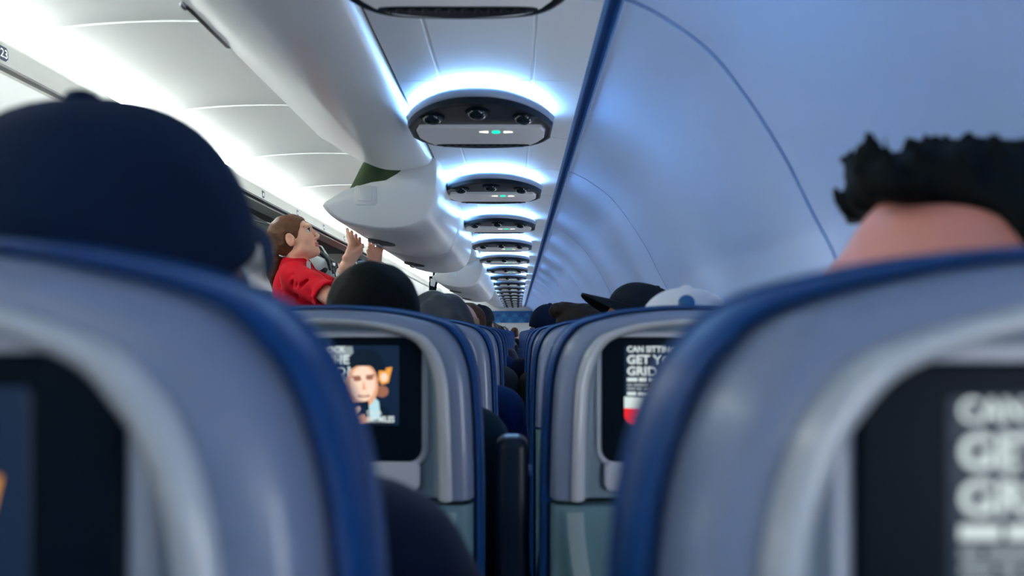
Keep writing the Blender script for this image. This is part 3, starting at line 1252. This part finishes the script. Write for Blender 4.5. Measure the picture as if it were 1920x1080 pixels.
def armrest(seat, up, lx):
    """arm pad on the joint between two seats; raised ones stand between the seat backs"""
    m = MB()
    if up:
        m.rbox((lx - .0235, .015, .63), (lx + .0235, .075, .985), .016)
        a = m.build('armrest', M_ARM, seat)
        m = MB()
        m.tube([(lx + .022, .045, .935), (lx + .0275, .045, .935)], [.0085, .0075], 14)
        m.build('recline_button', mat('button_glint_blue', (.35, .55, .8), .3, .6), a)  # pale blue colour stands in for a glint on the button
        m = MB().rbox((lx - .015, .03, .44), (lx + .015, .08, .64), .01)
        m.build('arm_pivot', M_BLACK, a)
    else:
        m.rbox((lx - .0225, .07, .60), (lx + .0225, .50, .645), .018)
        a = m.build('armrest', M_ARM, seat)
        m = MB().rbox((lx - .012, .06, .44), (lx + .012, .12, .61), .008)
        m.build('arm_pivot', M_BLACK, a)


XL, XR, PITCH, D1 = -.266, .251, .80, .256
NR = 21
gs = 'blue and grey airline seats'
proto = make_seat()
M_REDP = mat('red_seat_piping', (.45, .015, .025), .5, .4)
near_lbl = {('L', 1): 'big blurred seat back at lower left, nearest to the camera',
            ('R', 1): 'big blurred seat back at lower right, nearest to the camera',
            ('L', 2): 'grey seat back below the black haired head, its screen showing a face',
            ('R', 2): 'grey seat back below the white cap, its screen showing a red mitten'}
seat_objs = {}
for r in range(1, NR + 1):
    for sd, X in (('L', XL), ('R', XR)):
        o = proto if (r == 1 and sd == 'L') else copy_tree(proto)
        o.location = (X + (0 if r < 3 else random.uniform(-.002, .002)), D1 + PITCH * (r - 1), 0)
        if r == 1:
            o.location.y += .006 if sd == 'L' else .013
            o.scale.z = .9985 if sd == 'L' else .9955
        o['label'] = near_lbl.get((sd, r)) or 'blue and grey seat in the %s line of seats, %s row from the camera' % ('left' if sd == 'L' else 'right', ords[r - 1])
        o['category'] = 'seat'
        o['group'] = gs
        seat_objs[sd, r] = o
arm_protos = {}
for r in range(1, NR + 1):
    up = r in (2, 12)
    o = seat_objs['L', r]
    if up in arm_protos:
        c = copy_tree(arm_protos[up], o)
    else:
        armrest(o, up, .2585)
        arm_protos[up] = [c for c in o.children if c.name.startswith('armrest')][0]
for r in (16, 17):
    for sd in 'LR':
        m = MB()
        q = []
        for sgn in (-1, 1):
            s_ = [(sgn * (p.x * .93), -.030, p.y - .012) for p in side_pts(.75)]
            q += s_ if sgn < 0 else s_[::-1][1:]
        m.tube(q, .010, 6)
        m.build('red_piping', M_REDP, seat_objs[sd, r])

# ------------------------------------------------------------------ people
def hand_sdf(B, wrist, palm, tips, thumb, out, r=.0085):
    """palm with five separate bent fingers; out = direction the knuckles bend towards"""
    wrist, palm, out = np.array(wrist, float), np.array(palm, float), np.array(out, float)
    ax = (palm - wrist) / np.linalg.norm(palm - wrist)
    tips = [np.array(t, float) for t in tips]
    side = tips[-1] - tips[0]
    side = side - ax * (side @ ax)
    side /= np.linalg.norm(side) + 1e-9
    B.cone(wrist, palm - ax * .01, .024, .022, .012)
    for i in range(4):
        root = palm + ax * .028 + side * (.021 * (i - 1.5))
        B.cone(palm - ax * .025 + side * .012 * (i - 1.5), root, .0135, .0105, .008)
        tip = tips[i]
        mid = root * .5 + tip * .5 + out * .010
        B.cone(root, mid, r * 1.08, r, .004)
        B.cone(mid, tip, r, r * .92, .003)
    tb = palm - ax * .028 - side * .022
    th = np.array(thumb, float)
    B.cone(palm - ax * .03, tb, .015, .013, .008)
    B.cone(tb, tb * .45 + th * .55 + out * .004, .0120, .0100, .006)
    B.cone(tb * .45 + th * .55 + out * .004, th, .0100, .0082, .004)


HC = np.array((0, .245, 1.155))


def sitter_meshes(yaw=0, pitch=0, sh=.985, lean=0.0, arm=0.0):
    hc = HC + np.array((lean, 0, 0))
    R = rot(yaw, pitch)
    B = Body((-.34, .05, -.01), (.34, .93, 1.33), .0072)
    head(B, hc, R)
    B.cone(hc + np.array((0, -.022, -.07)), (0, .225, sh + .02), .052, .06, .02)
    B.ell((0, .24, .86), (.145, .095, .17), None, .03)
    B.ell((0, .25, .62), (.14, .10, .14), None, .03)
    B.cone((-.14, .235, sh - .01), (.14, .235, sh - .01), .052, .052, .03)
    for s in (-1, 1):
        B.chain([(s * .165, .235, sh - .01), (s * .205 + arm, .275 + arm, .73 + arm), (s * .125, .47, .615)], [.045, .038, .025], .015)
        w, p = np.array((s * .125, .47, .615)), np.array((s * .098, .545, .610))
        hand_sdf(B, w, p, [(s * .118, .628, .596), (s * .100, .638, .594), (s * .081, .634, .594), (s * .064, .620, .596)], (s * .045, .565, .600), (0, 0, 1))
        B.chain([(s * .09, .26, .53), (s * .105, .66, .535), (s * .105, .69, .10)], [.065, .050, .035], .02)
        B.cone((s * .105, .68, .06), (s * .11, .83, .04), .034, .028, .015)
    C = Body((-.34, .05, .02), (.34, .93, 1.12), .009)
    C.ell((0, .24, .86), (.168, .112, .175), None, .03)
    C.ell((0, .255, .63), (.160, .118, .15), None, .04)
    C.ell((0, .25, .53), (.175, .12, .075), None, .03)
    C.cone((-.135, .235, sh - .01), (.135, .235, sh - .01), .066, .066, .04)
    C.cone((0, .228, sh), (0, .228, sh + .045), .074, .064, .03)
    for s in (-1, 1):
        C.chain([(s * .165, .235, sh - .012), (s * .207 + arm, .275 + arm, .73 + arm), (s * .135, .455, .618)], [.062, .052, .040], .02)
        C.chain([(s * .09, .26, .535), (s * .105, .665, .54), (s * .105, .70, .13)], [.083, .066, .056], .03)
    C.noise(.0022, 42, 4)
    return B, C


def shoes_mb():
    m = MB()
    for s in (-1, 1):
        m.rbox((s * .108 - .046, .635, .003), (s * .108 + .046, .895, .075), .034)
        m.rbox((s * .108 - .046, .635, .0), (s * .108 + .046, .90, .025), .012)
    return m


def hair_sdf(style, yaw=0, pitch=0, lean=0.0, seed=1):
    C = HC + np.array((lean, 0, 0))
    R = rot(yaw, pitch)
    T = lambda p: C + R @ np.array(p, float)
    B = Body(C - .21, C + .19, .0055)
    e = lambda p, r, k=.012, op='add': B.ell(T(p), r, R, k, op)
    big = dict(short=0, cropped=-.004, long=.006, quiff=.002, spiky=.002, capped=-.006, bald=-.004, curly=.010)[style]
    e((0, -.018, .033), (.082 + big, .101 + big, .093 + big), .01)
    if style == 'quiff':
        e((0, .055, .105), (.052, .050, .030), .02)
        e((0, .085, .098), (.030, .025, .018), .02)
    if style == 'spiky':
        e((0, .045, .092), (.058, .050, .026), .02)
    e((0, -.030, -.030), (.083 + big, .085 + big, .060), .02)
    if style == 'long':
        e((0, -.045, -.10), (.092, .070, .12), .04)
    if style == 'curly':
        e((0, -.04, -.06), (.092, .080, .08), .04)
    # open the face and the neck
    e((0, .125, -.035), (.10, .098, .098), .008, 'cut')
    e((0, .070, -.075), (.12, .075, .085), .012, 'cut')
    if style == 'spiky':
        for yy, zz, rr in ((.078, .022, .069), (.040, .028, .056), (.02, .0, .04)):
            B.cone(T((-.15, yy, zz)), T((.15, yy, zz)), rr, rr, .006, 'cut')
        B.cone(T((-.15, .122, .085)), T((.15, .122, .085)), .056, .056, .006, 'cut')
    if style not in ('long', 'curly'):
        e((0, -.01, -.150), (.16, .18, .085), .012, 'cut')
    if style == 'capped':
        e((0, .0, .165), (.20, .22, .105), .012, 'cut')
    if style == 'bald':
        e((0, .0, .115), (.11, .105, .075), .012, 'cut')
    r = np.random.default_rng(seed)
    if style in ('spiky',):
        for i in range(90):
            x, y = r.uniform(-.062, .062), r.uniform(-.02, .066)
            z = .118 - .35 * max(0, y - .05) - 4 * x * x
            d = np.array((x * .35, .55 + r.uniform(-.2, .5), .75 + r.uniform(-.2, .35)))
            d /= np.linalg.norm(d)
            l = r.uniform(.008, .022)
            B.cone(T((x, y, z - .012)), T(np.array((x, y, z)) + d * l), .0065, .0020, .003)
    B.noise({'curly': .006, 'long': .0028, 'cropped': .0012}.get(style, .0022), {'curly': 110, 'long': 90}.get(style, 150), seed)
    return B


def clear(style):
    pass


GEN = {}


def person(loc, label, skin_m, cloth_m, hairstyle=None, hair_m=None, cap=None, yaw=0, pitch=0, sh=.985, lean=0.0, seed=1, group='passengers seated ahead', arm=0.0):
    key = (round(yaw, 2), round(pitch, 2), sh, lean, arm)
    if key not in GEN:
        B, C = sitter_meshes(*key)
        ob = B.build('person', SK_PALE)
        oc = C.build('clothes', M_NAVY)
        os_ = shoes_mb().build('shoe', M_BLACK)
        GEN[key] = (ob.data, oc.data, os_.data)
        for q in (ob, oc, os_):
            bpy.data.objects.remove(q)
    me = GEN[key]

    def inst(name, mesh, m, parent=None):
        o = bpy.data.objects.new(name, mesh)
        COL.objects.link(o)
        o.material_slots[0].link = 'OBJECT'
        o.material_slots[0].material = m
        if parent:
            o.parent = parent
        return o
    o = inst('person', me[0], skin_m)
    o.location = loc
    tag(o, label, 'person', group)
    inst('clothes', me[1], cloth_m, o)
    inst('shoes', me[2], M_BLACK, o)
    if hairstyle:
        hk = ('hair', hairstyle, key, seed)
        if hk not in GEN:
            h = hair_sdf(hairstyle, yaw, pitch, lean, seed).build('hair', M_NAVY)
            GEN[hk] = h.data
            bpy.data.objects.remove(h)
        inst('hair', GEN[hk], hair_m, o)
    if cap:
        make_cap(o, key, **cap)
    return o


def make_cap(o, key, crown_m, brim=True, button_m=None, badge=None, size=1.0, turn=0.0, tilt=0.0, drop=0.0, base=.050, bh=None):
    yaw, pitch, sh, lean, arm = key
    R = Matrix.Rotation(yaw + turn, 3, 'Z') @ Matrix.Rotation(pitch + tilt, 3, 'X')
    C = Vector((HC[0] + lean, HC[1], HC[2]))
    T = lambda p: C + R @ Vector(p)
    rx, ry, rz = .090 * size, .112 * size, .130 * size - base
    m = MB()
    rows = []
    N = 48
    for i in range(15):
        th = PI / 2 * i / 14
        row = []
        for j in range(N):
            a = 2 * PI * j / N
            c = math.cos(th) ** .8
            # six sewn panels: shallow creases between them
            cr = 1 - .018 * (abs(math.cos(3 * a)) ** 16) * math.sin(th * 2)
            z = base + rz * math.sin(th) * cr - .020 * (1 - math.sin(th)) * (.5 - .5 * math.sin(a)) - drop * (1 - math.sin(th))
            row.append(T((rx * c * cr * math.cos(a), -.010 + ry * c * cr * math.sin(a), z)))
        rows.append(row)
    m.grid(rows, 0, close_u=True)
    inner = [[C + (p - C) * .96 for p in r] for r in rows]
    m.grid([rows[0], inner[0]], 0, close_u=True)
    m.grid(inner[:6], 0, close_u=True)
    cp_ = m.build('cap', crown_m, o, sharp=80)
    m = MB().ball(T((0, -.010, base + rz - .001)), (.010, .010, .0055), 8)
    m.build('button', button_m or crown_m, cp_)
    if brim:
        m = MB()
        top, bot = [], []
        for i in range(8):
            u = i / 7
            ra, rb = [], []
            for j in range(21):
                s_ = -1 + 2 * j / 20
                a = PI / 2 - s_ * 1.12
                bx, by = rx * math.cos(a), -.010 + ry * math.sin(a)
                ext = .074 * (1 - abs(s_) ** 2.6)
                px, py = bx * (1 + .02 * u), by + ext * u + .004
                z = base - .002 - .020 * (.5 - .5 * math.sin(a)) - .022 * u * (1 - abs(s_) ** 2) * .5 - .030 * (px / .09) ** 2 * u - drop
                ra.append(T((px, py, z + .003)))
                rb.append(T((px, py, z - .002)))
            top.append(ra)
            bot.append(rb)
        ring = [top[k] for k in range(8)] + [bot[k] for k in range(7, -1, -1)]
        m.grid(ring, 0, close_v=True)
        m.build('brim', crown_m, cp_, sharp=80)
    if badge:
        m = MB()
        th_ = math.asin((.088 - base) / rz)
        pc = T((0, -.010 - ry * math.cos(th_) ** .8 + .002, .088))
        rows = []
        n = (R @ Vector((0, -1, .25))).normalized()
        u = R @ Vector((1, 0, 0))
        w = n.cross(u)
        for r_, h_ in ((.013, -.006), (.013, .004), (.009, .006)):
            rows.append([pc + n * h_ + r_ * (math.cos(2 * PI * j / 16) * u + math.sin(2 * PI * j / 16) * w) for j in range(16)])
        m.grid(rows, 0, close_u=True)
        m.poly(rows[-1])
        m.build('badge', badge, cp_)


H_BLACK = hairm('black', (.002, .0045, .006), .75)
H_BROWN = hairm('brown', (.075, .035, .018))
H_DKBROWN = hairm('dark_brown', (.030, .022, .018))
H_GREY = mat('hair_grey', (.065, .072, .08), .6, .15, bump=1, bscale=90, vary=.97, vscale=14, stretch=(1, .4, .4))
H_BLOND = hairm('blond', (.42, .26, .16))
M_NAVYCAP = mat('navy_cap_cotton', (.006, .016, .045), .9, .1, bump=.35, bscale=500, vary=.2, vscale=18)
M_BLACKCAP = mat('black_cap_cotton', (.004, .008, .015), .85, .2, bump=.3, bscale=500, vary=.2, vscale=18)
M_WHITECAP = mat('white_cap_cotton', (.78, .78, .80), .85, .2, bump=.3, bscale=500, vary=.06, vscale=18)
M_BADGE = mat('blue_badge', (.01, .10, .26), .35, .5)
M_BLUECL = mat('blue_shirt', (.012, .055, .20), .8, .2, bump=.3, bscale=300, vary=.2, vscale=15)
M_GREYCL = mat('grey_jumper', (.08, .09, .10), .85, .2, bump=.4, bscale=300, vary=.2, vscale=15)
M_OLIVE = mat('olive_jacket', (.045, .045, .030), .85, .2, bump=.3, bscale=300, vary=.2, vscale=15)
M_TEALCL = mat('dark_teal_top', (.008, .035, .05), .85, .2, bump=.3, bscale=300, vary=.2, vscale=15)

sy = lambda r: D1 + PITCH * (r - 1)
# left line of seats
person((XL + .011, sy(1), -.004), 'person in a navy baseball cap in the blurred seat at lower left', SK_DARK, M_NAVY, 'capped', H_BLACK, dict(crown_m=M_NAVYCAP, size=.965, tilt=.30, base=.036), yaw=-.01, sh=.990, arm=.05)
person((XL + .028, sy(2), -.028), 'person with short black hair seated below the attendant', SK_DARK, M_TEALCL, 'cropped', H_BLACK, seed=2)
person((XL + .060, sy(3), -.052), 'person with grey streaked hair just right of the short black haired head', SK_PALE, M_BLUECL, 'curly', H_GREY, seed=3, yaw=-.3)
person((XL + .045, sy(4), -.030), 'person with thin blond hair behind the grey haired passenger', SK_PALE, M_GREYCL, 'bald', H_BLOND, seed=4)
person((XL + .035, sy(5), -.010), 'brown haired person, fourth head to the right of the attendant', SK_PALE, M_BLUECL, 'short', H_BROWN, seed=5)
person((XL + .045, sy(6), .005), 'person in a dark cap left of the blue bulkhead panel', SK_TAN, M_NAVY, 'capped', H_BLACK, dict(crown_m=M_BLACKCAP, brim=False), yaw=0)
far = [('bald', H_BLOND, SK_PALE, 'balding'), ('short', H_DKBROWN, SK_TAN, 'dark brown haired'), ('curly', H_GREY, SK_PALE, 'grey haired')]
for r in (8, 10, 13, 15, 17):
    st, hm, sk, w = far[r % 3]
    person((XL + .03, sy(r), -.06), '%s person in the left line of seats, %s row from the camera' % (w, ords[r - 1]), sk, M_GREYCL, st, hm, seed=1)
person((XL + .21, sy(20), -.05), 'brown haired person leaning between the two lines of seats, far ahead', SK_PALE, M_NAVY, 'short', H_BROWN, seed=5)
# right line of seats
person((XR + .041, sy(1), -.030), 'person with spiky black hair facing left in the big blurred seat at right', skin('flushed', (.66, .27, .22)), M_NAVY, 'spiky', H_BLACK, yaw=1.30, pitch=0, seed=6)
person((XR + .032, sy(2), -.068), 'person in a white cap with a round blue badge, on the right', SK_PALE, M_GREYCL, 'capped', H_DKBROWN, dict(crown_m=M_WHITECAP, brim=False, badge=M_BADGE, size=.90, turn=-.2), seed=5)
person((XR + .075, sy(3), -.020), 'person in a black cap whose brim points left, beyond the white cap', SK_TAN, M_NAVY, 'capped', H_BLACK, dict(crown_m=M_BLACKCAP, size=1.0, tilt=.36, turn=.55), yaw=1.20)
person((XR - .025, sy(4), -.045), 'dark haired person with a quiff facing left, left of the black cap', SK_PALE, M_OLIVE, 'quiff', H_DKBROWN, yaw=1.20, seed=7)
person((XR - .095, sy(5), -.035), 'person in a navy beanie nearest to the gap on the right side', SK_TAN, M_NAVY, 'capped', H_BLACK, dict(crown_m=M_NAVYCAP, brim=False, size=1.12))
for r in (7, 9, 12, 14):
    st, hm, sk, w = far[r % 3]
    person((XR, sy(r), -.075), '%s person in the right line of seats, %s row from the camera' % (w, ords[r - 1]), sk, M_BLUECL, st, hm, seed=1)

# ------------------------------------------------------------------ the attendant in the aisle
BASE = np.array((-1.02, 3.5, 0.0))
W = lambda px, py, d: np.array(at(px, py, d)) - BASE
A = Body((-.26, -.62, -.01), (.42, .36, 1.75), .0046)
AR = rot(-PI / 2 - .03, math.radians(22))
ear = W(544, 450, 3.43)
AC = ear - AR @ np.array((.069, -.006, -.010))
AT = head(A, AC, AR, True)
nb = W(556, 503, 3.50)
A.cone(AT((0, -.028, -.058)), nb, .046, .052, .02)
shR, shL = W(552, 517, 3.345), W(556, 513, 3.655)
A.cone(shR, shL, .042, .042, .03)
ch = W(560, 556, 3.5)
A.ell(ch, (.095, .135, .15), None, .04)
A.ell(ch + np.array((.06, -.06, -.01)), .05, None, .03)
A.ell(ch + np.array((.06, .06, -.01)), .05, None, .03)
wa = W(560, 625, 3.5)
A.ell(wa, (.085, .11, .14), None, .05)
hp = np.array((wa[0], wa[1], .88))
A.ell(hp, (.105, .155, .12), None, .05)
for s in (-1, 1):
    A.chain([hp + np.array((0, s * .08, -.02)), (hp[0] + .015, hp[1] + s * .085, .47), (hp[0] - .02, hp[1] + s * .085, .09)], [.080, .050, .034], .02)
    A.cone((hp[0] - .03, hp[1] + s * .085, .05), (hp[0] + .14, hp[1] + s * .10, .03), .034, .025, .02)
elR, wrR, paR = W(634, 566, 3.18), W(648, 501, 3.03), W(661, 476, 3.035)
A.chain([shR, elR], [.044, .037], .02)
A.chain([elR, elR * .5 + wrR * .5, wrR], [.036, .033, .022], .015)
hand_sdf(A, wrR, paR, [W(651, 430, 3.05), W(659, 435, 3.075), W(667, 441, 3.10), W(674, 447, 3.12)], W(688, 456, 3.03), (0, -1, 0))
elL, wrL, paL = W(655, 560, 3.72), W(704, 497, 3.58), W(704, 480, 3.575)
A.chain([shL, elL, wrL], [.044, .036, .022], .018)
hand_sdf(A, wrL, paL, [W(693, 453, 3.53), W(700, 453, 3.55), W(710, 459, 3.57), W(718, 466, 3.59)], W(690, 470, 3.52), (0, -1, 0))
Ri = AR.T


def pick(c):
    q = (c - AC) @ AR
    lip = (np.abs(q[:, 0]) < .021) & (q[:, 1] > .070) & (q[:, 2] < -.0515) & (q[:, 2] > -.0705)
    return lip.astype(int)


SK_ATT = skin('attendant', (.78, .42, .29))
att = A.build('person', [SK_ATT, LIP], None, pick)
att.location = tuple(BASE)
tag(att, 'flight attendant in a red shirt pushing up a bin in the aisle', 'person')
for s in (-1, 1):
    m = MB()
    c = AT((s * .031 * .98, .0760, .008))
    m.ball(c, .0118, 12)
    e = m.build('eye', [EYEW, EYEI], att)
    look = AR @ np.array((0, .97, .22))
    e.data.polygons.foreach_set('material_index', [1 if (np.array(p.center) - np.array(c)) @ look > .0072 else 0 for p in e.data.polygons])
    m = MB()
    m.tube([AT((s * .016, .088, .028)), AT((s * .031, .086, .033)), AT((s * .047, .068, .029))], [.0028, .0034, .0016], 6)
    m.build('eyebrow', H_BROWN, att)
    m = MB()
    m.tube([AT((s * .019, .084, .013)), AT((s * .031, .0895, .018)), AT((s * .043, .079, .012))], [.0012, .0022, .0014], 6)
    m.build('eyelash', H_DKBROWN, att)
# hair drawn back into a ponytail
Hb = Body(AC - .24, AC + .16, .0048)
e = lambda p, r, k=.012, op='add': Hb.ell(AT(p), r, AR, k, op)
e((0, -.020, .032), (.0775, .100, .092), .01)
e((0, -.050, -.020), (.070, .070, .055), .02)
e((0, .128, -.022), (.105, .102, .100), .008, 'cut')
e((0, .066, -.072), (.12, .070, .080), .012, 'cut')
e((0, -.005, -.145), (.16, .12, .085), .012, 'cut')
for s in (-1, 1):
    e((s * .080, -.004, -.014), (.020, .024, .034), .006, 'cut')
tie = W(522, 468, 3.50)
pt = [W(528, 462, 3.50), tie, W(515, 490, 3.495), W(513, 515, 3.49), W(514, 543, 3.49)]
Hb.chain(pt, [.030, .021, .031, .029, .010], .012)
Hb.noise(.0016, 140, 8)
hm = mat('hair_attendant', (.085, .032, .013), .45, .25, bump=1.0, bscale=90, vary=.55, vscale=60, stretch=(.6, 1, 1))
hob = Hb.build('hair', hm, att)


def torus(mb, c, n, R, r, seg=24, sub=8):
    c, n = Vector(c), Vector(n).normalized()
    u = n.cross(Vector((0, 0, 1)) if abs(n.z) < .9 else Vector((1, 0, 0))).normalized()
    w = n.cross(u)
    mb.grid([[c + (R + r * math.cos(b)) * (math.cos(a) * u + math.sin(a) * w) + r * math.sin(b) * n for b in [2 * PI * k / sub for k in range(sub)]] for a in [2 * PI * j / seg for j in range(seg)]], 0, True, True)


m = MB()
torus(m, tie, np.array(pt[2]) - np.array(pt[0]), .021, .006)
m.build('hair_tie', M_BLACK, hob)
m = MB()
torus(m, W(530, 476, 3.46), (.3, -1, .2), .013, .005)
m.build('hair_clip', M_METAL, hob)
# red shirt with rolled sleeves
Sh = Body((-.28, -.55, .72), (.36, .36, 1.52), .0058)
Sh.cone(shR + np.array((0, 0, -.006)), shL + np.array((0, 0, -.006)), .056, .056, .03)
Sh.ell(ch, (.112, .155, .165), None, .05)
Sh.ell(ch + np.array((.070, -.06, -.01)), .055, None, .04)
Sh.ell(ch + np.array((.070, .06, -.01)), .055, None, .04)
Sh.ell(wa, (.100, .128, .17), None, .06)
Sh.ell(hp + np.array((0, 0, .06)), (.112, .165, .09), None, .05)
cuR = shR + (elR - shR) * .80
cuL = shL + (elL - shL) * .86
Sh.chain([shR, shR * .5 + cuR * .5, cuR], [.060, .060, .058], .02)
Sh.chain([shL, cuL], [.060, .056], .02)
Sh.cone(cuR - (elR - shR) * .06, cuR, .064, .064, .004)
Sh.cone(nb + np.array((-.004, 0, -.05)), nb + np.array((.006, 0, .002)), .070, .064, .02)
ax_ = (AT((0, -.028, -.058)) - nb)
Sh.cone(nb, nb + ax_ * 1.2, .046, .040, .004, 'cut')
Sh.ell(nb + np.array((.075, 0, .005)), (.035, .022, .060), np.array(Matrix.Rotation(-.5, 3, 'Y')), .006, 'cut')
# open end of the sleeve and cloth folds
dR = (elR - shR) / np.linalg.norm(elR - shR)
Sh.cone(cuR + dR * .005, cuR + dR * .09, .054, .054, .004, 'cut')
Sh.cone(cuR + dR * .07, cuR + dR * .13, .10, .10, .004, 'cut')
r_ = np.random.default_rng(3)
for i in range(9):
    a = shR + (cuR - shR) * r_.uniform(.1, .95) + np.array((r_.uniform(-.03, .03), -.055, r_.uniform(-.04, .03)))
    Sh.cone(a, a + np.array((-.10, .0, -.07)) * r_.uniform(.5, 1.1), .007, .003, .014, 'cut')
for i in range(8):
    a = ch + np.array((r_.uniform(-.09, .05), -.15, r_.uniform(-.10, .07)))
    Sh.cone(a, a + np.array((.06, 0, .07)) * r_.uniform(.5, 1.1), .007, .003, .014, 'cut')
Sh.noise(.0022, 38, 9)
so = Sh.build('shirt', M_RED, att)
m = MB()
col = []
for i in range(25):
    a = .55 + (2 * PI - 1.1) * i / 24
    col.append((math.cos(a), math.sin(a)))
rows = []
for rr, dz, tl in ((.062, -.006, 0), (.060, .034, .010), (.064, .040, .012), (.074, .020, .010), (.084, -.010, 0)):
    rows.append([Vector(nb) + Vector((rr * c[0] + .004, rr * .92 * c[1], dz - .030 * max(0, c[0]) - .008 * c[0])) for c in col])
m.grid(rows)
m.build('collar', M_RED, so)
m = MB().rbox((-.006, -.03, -.04), (.006, .004, .03), .005)
sc_ = m.build('neck_tag', mat('white_badge', (.8, .78, .74), .4, .5), so)
sc_.location = W(580, 503, 3.42)
m = MB()
torus(m, wrR * .86 + elR * .14, wrR - elR, .0275, .0045)
torus(m, wrR * .80 + elR * .20, wrR - elR, .0290, .0040)
m.build('bracelet', M_METAL, att)
K = Body((-.28, -.30, .40), (.30, .30, .98), .009)
K.ell(hp + np.array((0, 0, .02)), (.116, .168, .10), None, .04)
K.cone(hp + np.array((0, .05, -.05)), hp + np.array((.01, .05, -.42)), .125, .110, .06)
K.cone(hp + np.array((0, -.05, -.05)), hp + np.array((.01, -.05, -.42)), .125, .110, .06)
K.build('skirt', M_NAVY, att)
for s in (-1, 1):
    m = MB().rbox((hp[0] - .075, hp[1] + s * .092 - .040, .001), (hp[0] + .175, hp[1] + s * .092 + .040, .066), .03)
    m.build('shoe', M_BLACK, att)

# ------------------------------------------------------------------ light and view
wd = bpy.data.worlds.new('world')
SC.world = wd
wd.use_nodes = True
bg = wd.node_tree.nodes['Background']
bg.inputs[0].default_value = (.22, .38, .55, 1)
bg.inputs[1].default_value = .4
SC.view_settings.view_transform = 'Standard'
SC.view_settings.look = 'None'
SC.view_settings.exposure = 1.4
SC.view_settings.gamma = 1
SC.view_settings.use_curve_mapping = False
SC.cycles.use_denoising = True
SC.cycles.max_bounces = 8
SC.cycles.diffuse_bounces = 5
SC.cycles.glossy_bounces = 4
SC.cycles.sample_clamp_indirect = 6
